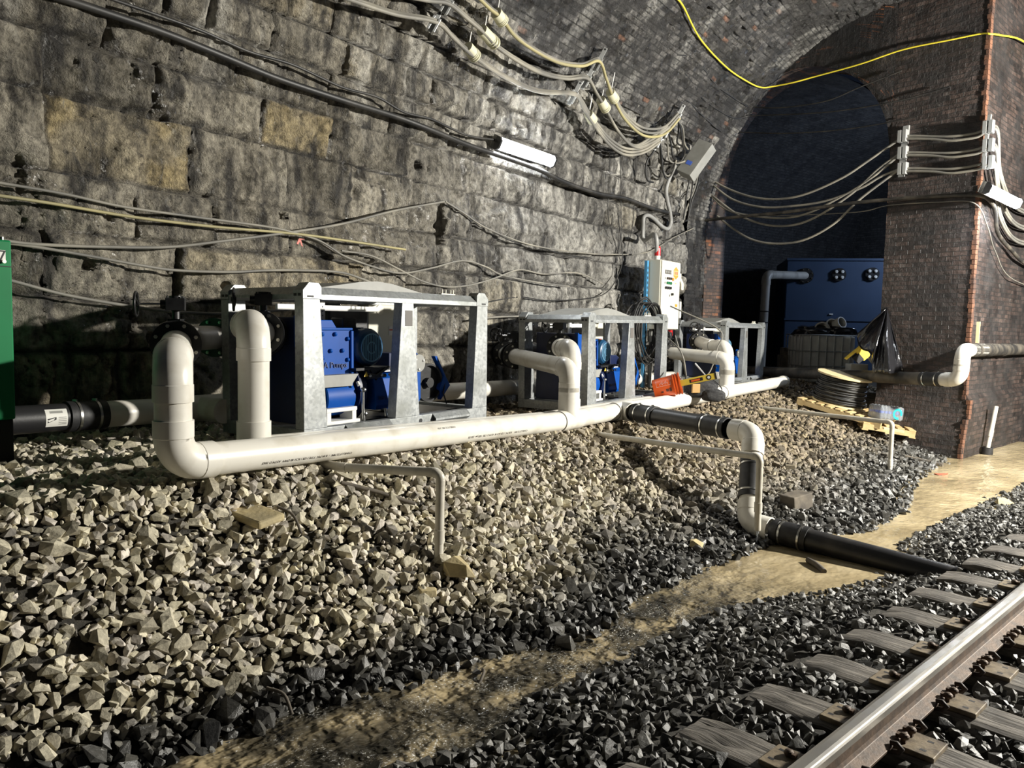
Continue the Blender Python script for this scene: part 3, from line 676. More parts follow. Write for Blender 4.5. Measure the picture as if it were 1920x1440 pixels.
# ------------------------------------------------------------ pipework
PR=.1035
def arc_pts(A_,V_,B_,rb,k=10):
    a=nrm(A_-V_);b=nrm(B_-V_); ang=math.acos(np.clip(a@b,-1,1)); d=rb/math.tan(ang/2)
    p0=V_+a*d;p1=V_+b*d; bis=nrm(a+b); c=V_+bis*(rb/math.sin(ang/2)); out=[]
    x=p0-c; y=p1-c; th=math.acos(np.clip(nrm(x)@nrm(y),-1,1))
    for i in range(k+1):
        q=i/k; out.append(c+(x*math.sin((1-q)*th)+y*math.sin(q*th))/math.sin(th))
    return p0,p1,out,d
def elbow_mb(A_,V_,B_,r,rb,sock,k=1.10):
    p0,p1,pts,d=arc_pts(A_,V_,B_,rb); a=nrm(A_-V_);b=nrm(B_-V_)
    mb=MB(); mb.tube([p0+a*.001]+pts+[p1+b*.001],r*(k-.03),24,cap=False)
    for p,q in ((p0,a),(p1,b)):
        mb.lathe([(r*(k-.03),-.004),(r*k,.0),(r*k,sock),(r*.98,sock)],p,q,28)
    return mb,d+sock
def run(root,pts,r=PR,rb=.16,sock=.10,rbs={},m='pvc',m2=None,trim0=0,trim1=0,names=('pipe','elbow'),mats=None):
    pts=[np.asarray(p,float) for p in pts]; cut=[trim0]+[0]*(len(pts)-2)+[trim1]
    for i in range(1,len(pts)-1):
        q_=rbs.get(i,(rb,sock)); mb,d=elbow_mb(pts[i-1],pts[i],pts[i+1],r,*q_); part(names[1],mb,MT[m2 or m],root); cut[i]=d-.04
    for i in range(len(pts)-1):
        a=nrm(pts[i+1]-pts[i]); mb=MB(); mb.tube([pts[i]+a*cut[i],pts[i+1]-a*cut[i+1]],r,28); part(names[0],mb,MT[(mats or {}).get(i,m)],root)
def tee(root,p,ax,br,r=PR,L=.20,bl=.20):
    ax=nrm(ax);br=nrm(br); mb=MB(); mb.lathe([(r,-L),(r*1.1,-L),(r*1.1,L),(r,L)],p,ax,32); mb.lathe([(r*1.1,0),(r*1.1,bl),(r,bl)],p,br,28)
    o=part('tee',mb,MT['pvc'],root)
    mb=MB(); 
    for q in (-L-.003,L+.003): mb.torus(p+ax*q,ax,r*1.012,.004,32,6)
    part('glue_line',mb,MT['inkgrey'],o)
def coupling(root,p0,p1,r=PR):
    ax=nrm(p1-p0); L=np.linalg.norm(p1-p0); mb=MB()
    mb.lathe([(r*1.0,0),(r*1.13,0),(r*1.13,.045),(r*1.09,.05),(r*1.09,L-.05),(r*1.13,L-.045),(r*1.13,L),(r,L)],p0,ax,32)
    o=part('rubber_coupling',mb,MT['rubber'],root)
    for q in (.06,L-.075):
        mb=MB(); mb.lathe([(r*1.11,0),(r*1.135,0),(r*1.135,.018),(r*1.11,.018)],p0+ax*q,ax,32); mb.box(p0+ax*(q+.009)+A(0,0,r*1.15),(.03,.02,.02)); part('steel_band',mb,MT['steel'],o)
    return o
def flange_bolts(root,c,ax,R,k=8,ph=.39,h=.022,br=.014,m='zinc',local=False):
    x,y,z=MB().frame(ax); c=np.asarray(c,float)
    for i in range(k):
        a=ph+2*math.pi*i/k; q=c+R*(x*math.cos(a)+y*math.sin(a)); mb=MB(); mb.hexa(q,ax,br,h); mb.cyl(q,q+nrm(ax)*(h+.01),br*.6,seg=8); part('bolt',mb,MT[m],root,local=local)
def valve(label,F,ax,wheel,gh=.30,wl=.20,R=.172,second=True,group=None,wr=.085,wtilt=None):
    """butterfly valve between two flanges; F: face towards the pipe, ax: direction of flow away from that pipe"""
    ax=nrm(ax); wheel=nrm(wheel); th=thing('butterfly_valve',label,'valve',F-Z3*.17,group)
    mb=MB(); mb.lathe([(PR,0),(R,0),(R,.035),(PR,.035)],F,ax,36); o=part('flange',mb,MT['iron'],th)
    flange_bolts(o,F,-ax,R*.83)
    B=F+ax*.04; mb=MB(); mb.lathe([(PR*.9,0),(R*.86,0),(R*.86,.06),(PR*.9,.06)],B,ax,32); part('body',mb,MT['iron'],th)
    if second:
        mb=MB(); mb.lathe([(PR,0),(R,0),(R,.035),(PR,.035)],F+ax*.105,ax,36); o=part('flange',mb,MT['iron'],th)
        flange_bolts(o,F+ax*.14,ax,R*.83)
    c=B+ax*.03; top=c+Z3*gh
    mb=MB(); mb.cyl(c+Z3*.13,top-Z3*.03,.028,seg=16); mb.box(c+Z3*.165,(.09,.07,.03)); part('neck',mb,MT['iron'],th)
    y=nrm(np.cross(Z3,wheel)); mb=MB(); mb.box(top,(.13,.10,.09),np.array([wheel,y,Z3])); mb.cyl(top+Z3*.04,top+Z3*.06,.045,seg=16); mb.cyl(top-wheel*.02,top+wheel*.10,.032,seg=16)
    for q in ((.05,.04),(.05,-.04),(-.05,.04),(-.05,-.04)): mb.hexa(top+wheel*q[0]+y*q[1]+Z3*.045,Z3,.008,.012)
    part('gearbox',mb,MT['iron'],th,bevel=.006)
    w=top+wheel*wl+Z3*-.005; mb=MB(); mb.torus(w,wheel,wr,.0095,32,8); mb.cyl(w-wheel*.02,w+wheel*.02,.02,seg=14)
    x,y2,_=mb.frame(wheel)
    for i in range(3):
        a=.5+i*2.094; mb.tube([w-wheel*.012,w-wheel*.01+.5*wr*(x*math.cos(a)+y2*math.sin(a)),w+wr*(x*math.cos(a)+y2*math.sin(a))],.006,8)
    o=part('handwheel',mb,MT['iron'],th); mb=MB(); mb.cyl(top+wheel*.09,w,.010,seg=10); part('shaft',mb,MT['steel'],o)
    return th
# front manifold
KS=.94; sc_=lambda P:CAM+KS*(P-CAM)
c0=sc_(atD(326,868,4.75)); mA=sc_(A(.563,8.80,.904)); mB=sc_(A(2.29,11.31,.905)); mE=sc_(A(5.62,15.84,.964))
MP=[c0,mA,mB,mE]
def mpx(x,off=0,dz=0):
    for i in range(len(MP)-1):
        for q in np.linspace(0,1,400):
            P=MP[i]*(1-q)+MP[i+1]*q
            if pix(P)[0]>=x: return P+v*off+Z3*dz
    return MP[-1]+v*off
pm=thing('pvc_manifold','long white plastic pipe on the gravel with standing elbow at its near end','pipe',c0-Z3*.12)
pT2,pTD,pT3=mpx(1065),mpx(1165),mpx(1362)
c1=A(c0[0],c0[1],2-KS*.255); F1=atD(330,646,5.50); ax1=nrm(F1-c1)
run(pm,[mA,c0,c1,F1],trim0=.02)
def straight(root,a,b,r=PR,m='pvc',nm='pipe'):
    mb=MB(); mb.tube([a,b],r,32); return part(nm,mb,MT[m],root)
p_a=straight(pm,mA,pT2); straight(pm,pT2,mB); straight(pm,mB,mE)
dirm=nrm(mE-mB)
mb=MB(); mb.lathe([(PR,-.10),(PR*1.09,-.10),(PR*1.09,.0),(PR*1.0,.04),(PR*.75,.075),(PR*.4,.092),(0,.098)],mE,dirm,28); part('end_cap',mb,MT['pvc'],pm)
d1=nrm(mB-mA)
tee(pm,pT2,d1,Z3); dS=nrm(A(1.0,-2.0,.02)); tee(pm,pTD,d1,dS,L=.22,bl=.24); tee(pm,pT3,dirm,Z3)
k2=atD(1070,691,pT2[1]); k2=A(pT2[0],pT2[1],k2[2]); F2=atD(967,668,10.15)
run(pm,[pT2,k2,F2],trim0=.18)
k3=A(pT3[0],pT3[1],atD(1368,673,pT3[1])[2]); F3=atD(1258,662,13.2)
run(pm,[pT3,k3,F3],trim0=.18)
for k_,b_ in ((pT2,k2),(pT3,k3)):
    mb=MB(); mb.lathe([(PR,0),(PR*1.1,0),(PR*1.1,.16),(PR,.16)],k_+Z3*.20,Z3,28); part('socket',mb,MT['pvc'],pm)
# printing along the near pipe, upside down as it lies
x1=nrm(mA-c0); side=nrm(np.cross(Z3,x1)); up=np.cross(x1,side)
down=nrm(np.cross(x1,-side*.6-0*up))
def pipe_text(txt,start,size,lean,m='inkgrey'):
    out=nrm(-side*math.cos(lean)+up*math.sin(lean))   # direction from the axis to the print
    ex=-x1; ey=np.cross(out,ex); mb=text_mb(txt,size,start,ex,ey,.0006,wrap=PR+.0006); part('print',mb,MT[m],pm)
L0=np.linalg.norm(mA-c0)
pipe_text('CHARLOTTE PIPE  -  8 IN PVC TYPE I GR I SCH 40 DWV  ASTM D 2665',c0+x1*1.36,.026,-.42)
pipe_text('CHARLOTTE PIPE  -  8 IN PVC 1120 SCH 40  ASTM D 1785  NSF-pw  220 PSI',c0+x1*3.75,.030,-.30)
pipe_text('CHARLOTTE PIPE  8 IN',c0+x1*2.6,.024,.75)
# valves of the first line, and what lies behind them
LW=nrm(A(-.94,-.30,0))
valve('black butterfly valve on the near standing pipe, left of the nearest pump frame',F1,ax1,LW,gh=.285,wl=.26)
sp=thing('suction_spool','grey pipe spool with bolted black flanges entering the back of nearest pump frame','pipe',atD(380,660,6.6)-Z3*.15)
q0=F1+ax1*.15; q1=F1+ax1*.62; q2=atD(402,655,6.75); q2[2]=q1[2]; q3=q2+nrm(q2-q1)*.75
run(sp,[q0,q1,q2],m='pvcgrey',rb=.13,sock=.05)
dq=nrm(q2-q1)
for o_,lab in ((.0,0),(.045,0)):
    mb=MB(); mb.lathe([(PR,0),(.172,0),(.172,.04),(PR,.04)],q2+dq*o_,dq,36); fo=part('flange',mb,MT['iron'],sp); flange_bolts(fo,q2+dq*(o_+(.04 if o_ else 0)),dq if o_ else -dq,.143)
mb=MB(); mb.tube([q2+dq*.08,q3],PR*.95,24); part('nozzle',mb,MT['iron'],sp)
V2=valve('black butterfly valve on the pipe elbow midway along the wall, left of second pump frame',F2,F2-k2,LW,gh=.27,wl=.20)
a2=nrm(F2-k2); sp2=thing('suction_spool','short white plastic pipe stub with black flange left of second pump frame','pipe',F2+a2*.5-Z3*.2)
mb=MB(); mb.tube([F2+a2*.15,F2+a2*.46],PR,28); part('pipe',mb,MT['pvc'],sp2)
mb=MB(); mb.lathe([(PR,.16),(PR*1.1,.16),(PR*1.1,.34),(PR,.34)],F2,a2,28); part('socket',mb,MT['pvc'],sp2)
valve('black butterfly valve with upright gearbox, partly behind the nearest frame right post',F2+a2*.44,a2,A(-.6,-.8,0),gh=.27)
q=F2+a2*.30; q_=q+nrm(A(.95,.32,0))*.75
sp3=thing('suction_spool','black flanged pipe leading into the left end of second pump frame','pipe',q-Z3*.15)
mb=MB(); mb.tube([q,q_],PR*.95,24); part('pipe',mb,MT['iron'],sp3); mb=MB(); mb.lathe([(PR,.30),(.172,.30),(.172,.38),(PR,.38)],q,q_-q,32); part('flange',mb,MT['iron'],sp3)
a3=nrm(F3-k3); valve('butterfly valve with pale flange at the third frame, beside the control cabinet leg',F3,a3,A(-.5,-.85,0),gh=.30,wl=.14)
mb=MB(); mb.tube([F3+a3*.14,F3+a3*.5,F3+a3*.5+A(.6,.3,0)],PR,24); solo('suction_spool',mb,MT['dirtypipe'],'dark pipe behind the far butterfly valve, left of third pump frame','pipe')
# second manifold behind the first, with the three discharge risers
bm=thing('pvc_manifold','second white plastic pipe lying close behind the long front one, with three bent risers','pipe',mpx(520,.222)-Z3*.12)
BO=.222
def bpx(x): return mpx(x,BO,-.02)
b0=bpx(514); r0=atD(508,614,1.)  # placeholder, height found below
def riser(bp,ptop,pleft,Dl,F,lab,first=False,last=False):
    top=A(bp[0],bp[1],atD(ptop[0],ptop[1],bp[1])[2]); lf=atD(pleft[0],pleft[1],Dl); lf[2]=top[2]
    run(bm,[bp,top,lf,F],trim0=.0,rb=.15,sock=.085,rbs={2:(.15,.04)})
    mb=MB(); mb.lathe([(PR,0),(PR*1.1,0),(PR*1.1,.21),(PR,.21)],bp,Z3,28); part('socket',mb,MT['pvc'],bm); return lf
G1=atD(490,624,6.02); l1=riser(b0,(508,612),(461,609),b0[1]+.34,G1,'')
b2=bpx(1100); G2=atD(1050,651,9.72); l2=riser(b2,(1097,655),(1052,652),b2[1]+.36,G2,'')
b3=bpx(1384); G3=atD(1312,641,14.05); l3=riser(b3,(1376,650),(1330,646),b3[1]+.40,G3,'')
mb=MB(); mb.tube([b0-nrm(mA-c0)*.05,mA+v*BO-Z3*.02],PR,28); part('pipe',mb,MT['pvc'],bm)
mb=MB(); mb.tube([mA+v*BO-Z3*.02,mB+v*BO-Z3*.02,b3+dirm*.1],PR,28); part('pipe',mb,MT['pvc'],bm)
for G,l,lab,wd in ((G1,l1,'black butterfly valve inside the left end of the nearest pump frame',A(-.95,-.3,0)),(G2,l2,'black butterfly valve inside the left end of second pump frame',A(-.85,.5,0)),(G3,l3,'small butterfly valve inside the left end of third pump frame',A(-.6,-.8,0))):
    valve(lab,G,G-l,wd,gh=.27,wl=.22)
# discharge line down the bank and under the track
dl=thing('discharge_line','black and white discharge pipe dropping down the bank and running under the track','pipe',atZ(1440,985,0))
s0=pTD+dS*.20; e1=atD(1413,812,7.85); e1[2]=pTD[2]-.02; dS=nrm(e1-pTD)
e2_=atD(1404,962,7.30); e2_[2]=.14; e3=e2_+(-n)*1.0; e3=A(*(e2_+nrm(atD(1790,1052,6.05)-e2_)*2.6)[:2],.0)
L1=np.linalg.norm(e1-pTD)
coupling(dl,pTD+dS*.25,pTD+dS*.60); mb=MB(); mb.tube([pTD+dS*.24,pTD+dS*(L1-.62)],PR,28); part('pipe',mb,MT['hdpe'],dl)
coupling(dl,pTD+dS*(L1-.70),pTD+dS*(L1-.33))
mb,_=elbow_mb(pTD,e1,e2_,PR,.17,.14); part('elbow',mb,MT['pvc'],dl)
ds=nrm(e2_-e1); Ls=np.linalg.norm(e2_-e1)
mb=MB(); mb.tube([e1+ds*.2,e2_-ds*.2],PR*.98,24); part('pipe',mb,MT['pvc'],dl)
coupling(dl,e1+ds*.31,e1+ds*(Ls-.26))
mb,_=elbow_mb(e1,e2_,e3,PR,.17,.10); part('elbow',mb,MT['pvc'],dl)
de=nrm(e3-e2_); coupling(dl,e2_+de*.28,e2_+de*.60); mb=MB(); mb.tube([e2_+de*.25,e3],PR*.98,28); part('pipe',mb,MT['hdpe'],dl)
# header along the wall
H0=A(-2.9,6.34,1.225)
hd=thing('suction_header','long white suction pipe along the foot of the stone wall with black coupling','pipe',H0-Z3*.11)
def hk(k): return H0+u*k+Z3*(-.014*k)
kc0,kc1=-.76,-.48
mb=MB(); mb.tube([hk(kc1-.05),hk(10.5)],PR,28); part('pipe',mb,MT['pvc'],hd)
mb=MB(); mb.tube([hk(-4.),hk(kc0+.05)],PR,28); part('pipe',mb,MT['hdpe'],hd,label='black plastic length')
coupling(hd,hk(kc0),hk(kc1))
for k_ in (.35,5.9): 
    mb=MB(); mb.lathe([(PR,-.2),(PR*1.1,-.2),(PR*1.1,.2),(PR,.2)],hk(k_),u,28); mb.tube([hk(k_),hk(k_)-v*.35],PR,24); part('tee',mb,MT['pvc'],hd)
# sticker on the black length
hs=nrm(np.cross(Z3,u)); mb=MB(); th=np.linspace(-.55,.75,9); V=[];F=[]
for i,a in enumerate(th):
    o_=-hs*math.cos(a)+Z3*math.sin(a)
    for kk in (-.94,-.79): V.append(hk(kk)+o_*(PR+.0015))
for i in range(len(th)-1): F.append((2*i,2*i+1,2*i+3,2*i+2))
mb.add(V,F,True); st=part('sticker',mb,MT['labelw'],hd,label='white printed sticker')
mb=MB()
def stick(k0,k1,a0,a1):
    V=[hk(k)+(-hs*math.cos(a)+Z3*math.sin(a))*(PR+.0025) for k,a in ((k0,a0),(k1,a0),(k1,a1),(k0,a1))]; mb.add(V,[(0,1,2,3)])
for i in range(12): stick(-.91+i*.0075,-.9065+i*.0075,.42,.60)
for i in range(5): stick(-.855,-.80,-.38+i*.12,-.35+i*.12)
mb.add([hk(k)+(-hs*math.cos(a)+Z3*math.sin(a))*(PR+.0025) for k,a in ((-.93,-.25),(-.87,-.02),(-.87,.15),(-.93,.05))],[(0,1,2,3)])
part('print',mb,MT['ink'],st)
# loose pipe offcut beside the green cabinet
o0=atD(50,843,6.05); mb=MB(); od=nrm(A(-1,.42,.02)); mb.lathe([(.093,.0),(.108,0),(.108,1.3),(.093,1.3),(.093,0)],o0,od,36)
solo('pipe_offcut',mb,MT['pvc'],'loose white pipe offcut with open end lying beside the green cabinet','pipe')
# thin drain pipes
def drain(label,pts,coll):
    th=thing('drain_pipe',label,'pipe',pts[-1]); run(th,pts,r=.031,rb=.05,sock=.035,m='pvcsmall')
    a=pts[-2];b=pts[-1]; q=a+(b-a)*coll; mb=MB(); mb.lathe([(.031,0),(.037,0),(.037,.09),(.031,.09)],q,b-a,18); part('coupler',mb,MT['pvcsmall'],th); return th
E1=atD(826,886,5.15); B1=atD(822,1080,5.15)
drain('thin white drain pipe bent down into the gravel in front of nearest frame',[atD(560,862,5.62),atD(640,876,5.38),E1,B1],.55)
E2=atD(1425,857,7.0); B2=atD(1420,994,7.0); u2=nrm(E2-atD(1110,813,8.75))
drain('thin white drain pipe ending at the water in front of the discharge pipe',[E2-u2*2.6,E2,B2],.62)
E3=atD(1673,792,10.75); B3=atD(1668,892,10.75); u3=nrm(E3-atD(1368,758,13.3))
drain('thin white drain pipe running past the pallet and down to the ditch',[E3-u3*3.6,E3,B3],.7)
mb=MB(); tq=[B2+A(.004*math.sin(i*2.1),.004*math.cos(i*1.7),-i*.02) for i in range(int((B2[2]+.02)/.02)+1)]; mb.tube(tq,.007,8,rr=[.010+.004*math.sin(i*1.9) for i in range(len(tq))]); mb.sphere(A(tq[-1][0],tq[-1][1],.01),.05,12,6,(1,1,.25)); solo('water_trickle',mb,MT['clear'],'thin trickle of water falling from the drain pipe end into the pool','water',kind='stuff')
# pipe along the chamber mouth and around the pier
bp0=A(4.35,16.3,1.17); bp1=atD(1758,712,12.15); g1=atD(1775,713,12.05); g2=atD(1812,705,11.85); g3=atD(1808,655,11.85)
pl_=thing('bypass_pipe','dirty black pipe with white offset bend running around the brick pier','pipe',atD(1600,710,14)-Z3*.12)
pa=atD(1440,697,16.0); pb=atD(1750,711,12.35); dp=nrm(pb-pa)
mb=MB(); mb.tube([pa-dp*3.5,pb],PR,28); part('pipe',mb,MT['dirtypipe'],pl_); coupling(pl_,pb-dp*.2,pb+dp*.16)
h1=pb+dp*.72; h2=h1+A(.05,-.03,.46); h3=h2+t*.6-n*.05
h1=atD(1800,712,11.95); h2=atD(1806,657,11.95); h3=h2+t*1.0+Z3*.0
run(pl_,[pb+dp*.1,h1,h2,h3],rb=.15,sock=.10)
mb=MB(); mb.tube([h2+t*.32,h2+t*9],PR,28); part('pipe',mb,MT['dirtypipe'],pl_); 
for q in (.55,1.3,2.1): 
    mb=MB(); mb.lathe([(PR,0),(PR*1.08,0),(PR*1.08,.09),(PR,.09)],h2+t*q,t,28); part('collar',mb,MT['dirtypipe'],pl_)
# grey riser pipe to the blue tank
w0=atD(1424,722,19.2); w1=A(w0[0]+.12,w0[1],atD(1440,515,19.2)[2]); w1=atD(1437,515,19.2); w2=atD(1512,517,20.55)
tp=thing('tank_pipe','grey standing pipe elbowed into the side of the dark blue tank','pipe',w0-Z3*.4)
run(tp,[w0-Z3*.5,w1,w2],m='pvcgrey')
for q in (.33,.43):
    mb=MB(); mb.torus(w1*(1-q)+w0*q,Z3,PR*1.05,.016,24,6); part('clamp',mb,MT['iron'],tp)
# ------------------------------------------------------------ pump frames
def skid():
    L,W=2.3,1.05; rt=thing('pump_unit','x','pump',(0,0,0))
    X=A(1,0,0);Y=A(0,1,0)
    P=lambda nm,mb,m,par=rt,**k: part(nm,mb,MT[m],par,local=True,**k)
    # base
    mb=MB()
    for y in (.04,W-.04): mb.box((L/2,y,.055),(L,.08,.11))
    for x in (.04,L-.04): mb.box((x,W/2,.055),(.08,W-.16,.11))
    for x in (.55,1.15,1.75): mb.box((x,W/2,.05),(.10,W-.16,.06))
    base=P('base_frame',mb,'galv',bevel=.004)
    mb=MB(); mb.box((.75,W/2,.085),(1.2,.6,.02)); mb.box((1.75,W/2,.085),(.7,.6,.02)); P('bed_plate',mb,'iron')
    for x0 in (.42,1.48):
        mb=MB(); mb.prism([(0,.112),(-.045,.07),(-.045,.05),(0,.02)],(x0,0,0),Y,Z3,X*.50)
        o=P('fork_pocket',mb,'galv',base); mb=MB(); mb.prism([(-.002,.10),(-.040,.066),(-.040,.054),(-.002,.03)],(x0-.001,0,0),Y,Z3,X*.004); P('pocket_mouth',mb,'ink',o)
    mb=MB(); mb.cyl((1.32,.0,.06),(1.32,-.003,.06),.02,seg=16); P('lashing_hole',mb,'ink',base)
    P('lettering',text_mb('FORKLIFT',.052,(1.66,-.002,.022),X,Z3,.0008),'inkgrey',base)
    # posts
    def post(x0,s,y0,sy):
        mb=MB(); mb.prism([(0,.11),(.232*s,.11),(.165*s,1.12),(0,1.12)],(x0,y0,0),X,Z3,Y*(.10*sy)); return mb
    for x0,s in ((0,1),(L,-1)):
        for y0,sy in ((0,1),(W,-1)):
            o=P('corner_post',post(x0,s,y0,sy),'galv',bevel=.004)
            mb=MB(); mb.prism([(-.004*s,1.118),(.178*s,1.118),(.178*s,1.17),(.178*s,1.215),(.15*s,1.245),(.055*s,1.245),(-.004*s,1.185)],(x0,y0-.004*sy,0),X,Z3,Y*(.115*sy))
            c=P('corner_cap',mb,'galv',o,bevel=.003); mb=MB(); 
            mb.box((x0+.07*s,y0-.005*sy,1.138),(.06,.004,.014))
            P('slot',mb,'ink',c)
            for yy in (.035,.085): mb=MB(); mb.box((x0-.005*s,y0+yy*sy,1.15),(.004,.032,.02)); P('slot',mb,'ink',c)
    for y0,sy in ((0,1),(W,-1)):
        mb=MB(); mb.prism([(1.15-.155,.11),(1.15+.155,.11),(1.15+.072,1.12),(1.15-.072,1.12)],(0,y0,0),X,Z3,Y*(.10*sy)); o=P('middle_post',mb,'galv',bevel=.004)
        mb=MB(); mb.box((1.16,y0-.002*sy,.985),(.088,.004,.135)); P('rating_plate',mb,'inkgrey',o)
    # top rails: sloped upper face
    for y0,sy in ((0,1),(W,-1)):
        mb=MB(); mb.prism([(.0,1.115),(.11*sy,1.115),(.11*sy,1.205),(.06*sy,1.215),(.0,1.155)],(.165,y0,0),Y,Z3,X*(L-.33)); P('top_rail',mb,'galv',bevel=.003)
    for x0,s in ((0,1),(L,-1)):
        mb=MB(); mb.prism([(0,1.115),(.11*s,1.115),(.11*s,1.205),(.06*s,1.215),(0,1.155)],(x0,.10,0),X,Z3,Y*(W-.20)); P('end_rail',mb,'galv',bevel=.003)
    for x,y in ((.70,.08),(1.42,.08)):
        mb=MB(); mb.box((x+.35,y,1.218),(.20,.035,.012))
        for q in (-.07,-.02,.05,.09): mb.cyl((x+.35+q,y,1.222),(x+.35+q,y,1.262),.006,seg=8)
        if x>1: P('lifting_clip',mb,'cream')
    mb=MB(); mb.prism([(.35,1.21),(.95,1.30),(1.15,1.315),(1.35,1.30),(1.85,1.215),(1.85,1.20),(.35,1.20)],(0,.38,0),X,Z3,Y*.62); P('roof_cover',mb,'boxgrey')
    # inner frame bars and electrics
    mb=MB(); mb.box((.86,.80,1.0),(.055,.03,.26)); mb.box((1.0,.84,1.07),(1.2,.03,.05)); P('inner_strut',mb,'white')
    mb=MB()
    for i in range(5): mb.box((.86,.784,.92+i*.04),(.010,.002,.012))
    P('strut_hole',mb,'ink',rt)
    mb=MB(); mb.box((1.22,.86,.98),(.52,.06,.24)); P('hatch',mb,'iron',bevel=.03)
    mb=MB(); mb.box((1.72,.95,.87),(.42,.16,.50)); cb=P('control_box',mb,'beige',bevel=.006)
    mb=MB(); mb.box((1.84,.868,.86),(.10,.003,.09)); s_=P('sticker',mb,'labelw',cb); mb=MB(); mb.box((1.84,.866,.87),(.09,.002,.014)); P('warning_stripe',mb,'redink',s_)
    mb=MB(); mb.cyl((1.66,.868,1.07),(1.66,.862,1.07),.05,seg=20); P('round_badge',mb,'cream',cb)
    # pump casing
    mb=MB(); mb.box((.60,.56,.62),(.36,.46,.52)); mb.box((.595,.325,.885),(.39,.03,.02)); mb.box((.785,.325,.56),(.03,.03,.62)); mb.prism([(.46,.88),(.74,.88),(.68,.96),(.52,.96)],(0,.45,0),X,Z3,Y*.2)
    cs=P('pump_casing',mb,'blue',bevel=.006)
    mb=MB()
    for x,z in ((.46,.84),(.60,.84),(.74,.80),(.55,.70),(.68,.70),(.74,.62),(.46,.64)): mb=MB(); mb.sphere((x,.322,z),.019,10,6); P('bolt',mb,'blue',cs)
    P('lettering',text_mb('BBA Pumps',.072,(.395,.328,.555),X,Z3,.006),'bluelet',cs)
    mb=MB(); mb.box((.16,.55,.55),(.05,.62,.86)); mb.prism([(.30,.90),(.80,.90),(.80,.75),(.30,.75)],(.16,0,0),Y,Z3,X*.26); ep=P('inlet_chest',mb,'bluedark',bevel=.006)  # navy instead of blue: shade of the unlit end put into the colour
    mb=MB()
    for q in (.2,.32,.44): mb=MB(); mb.sphere((.19,.235,q),.016,10,6); P('bolt',mb,'zinc',ep)
    mb=MB(); mb.prism([(.135,.74),(.27,.70),(.27,.92),(.135,.99)],(0,.23,0),X,Z3,Y*.05); P('chest_bracket',mb,'blue')
    mb=MB(); mb.lathe([(0,-.16),(.155,-.16),(.165,-.15),(.165,.15),(.155,.16),(0,.16)],(.62,.42,.30),X,28); P('volute',mb,'blue')
    mb=MB(); mb.prism([(.40,.50),(.79,.50),(.72,.42),(.72,.40),(.40,.40)],(0,.24,0),X,Z3,Y*.12); cv=P('access_cover',mb,'boxgrey'); mb=MB(); mb.cyl((.77,.235,.43),(.77,.215,.40),.014,seg=10); P('cover_knob',mb,'white',cv)
    mb=MB()
    for x0 in (.44,.72): mb.box((x0,.30,.15),(.05,.16,.12))
    mb.box((.58,.30,.205),(.34,.17,.035)); mb.box((.58,.30,.10),(.40,.18,.03)); P('casting_foot',mb,'white',bevel=.006)
    mb=MB(); mb.cyl((.82,.55,.34),(.90,.55,.34),.30,seg=32); o=P('casing_flange',mb,'bluedark'); flange_bolts(o,A(.90,.55,.34),X,.26,10,local=True)
    mb=MB(); mb.prism([(0,0),(.05,0),(.025,.045)],(.855,.245,.47),X,Z3,Y*-.003); P('hazard_triangle',mb,'yellow')
    mb=MB(); mb.tube([(.83,.22,.09),(.82,.22,.20),(.82,.22,.36)],.014,10); mb.sphere((.82,.215,.36),.03,10,6,(1,1,.7)); mb.sphere((.84,.215,.15),.022,10,6); P('gauge_glass',mb,'steel')
    # shaft, bearing housing
    mb=MB(); mb.cyl((.90,.50,.32),(1.02,.50,.32),.035,seg=16); P('shaft',mb,'steel')
    mb=MB(); mb.cyl((.98,.50,.32),(1.10,.50,.32),.115,seg=24); P('shaft_coupling',mb,'iron')
    mb=MB(); mb.prism([(.26,.20),(.30,.44),(.42,.50),(.62,.50),(.70,.40),(.70,.16),(.28,.16)],(1.02,0,0),Y,Z3,X*.55); g=P('coupling_guard',mb,'blue',bevel=.006)
    mb=MB(); mb.box((1.20,.40,.503),(.30,.20,.01)); P('guard_lid',mb,'white',g)
    P('lettering',text_mb('BBA LITE',.05,(1.05,.262,.25),X,nrm(A(0,.04,.24)),.001),'bluedark',g)
    mb=MB(); mb.tube([(1.07,.24,.16),(1.07,.20,.17),(1.07,.19,.11)],.016,10); P('drain_tap',mb,'zinc')
    # motor across the frame, fan end to the front
    mb=MB(); mb.lathe([(0,0),(.15,0),(.155,.02),(.155,.50),(.13,.52),(0,.52)],(1.0,.34,.72),Y,36)
    for i in range(30):
        a=2*math.pi*i/30; c,s=math.cos(a),math.sin(a); mb.box(A(1.0,.60,.72)+A(c,0,s)*.163,(.004,.36,.03),np.array([[-s,0,c],[0,1,0],[c,0,s]]))
    mo=P('motor',mb,'teal')
    mb=MB(); mb.lathe([(.168,.14),(.170,.03),(.150,.0),(.120,-.012)],(1.0,.31,.72),Y,36); P('fan_cover',mb,'teal',mo)
    mb=MB()
    for i in range(13):
        x=-.12+i*.02; h=math.sqrt(max(0,.124**2-x*x)); mb.box((1.0+x,.298,.72),(.007,.006,2*h))
    mb.torus((1.0,.298,.72),Y,.122,.006,30,6); mb.torus((1.0,.297,.72),Y,.05,.005,24,6); P('fan_grille',mb,'grille',mo)
    mb=MB(); mb.cyl((1.0,.303,.72),(1.0,.30,.72),.124,seg=30); P('fan_recess',mb,'bluedark',mo)
    mb=MB(); mb.box((.90,.55,.93),(.16,.16,.10)); P('terminal_box',mb,'iron',mo,bevel=.008)
    mb=MB(); mb.box((1.02,.42,.535),(.50,.34,.022)); 
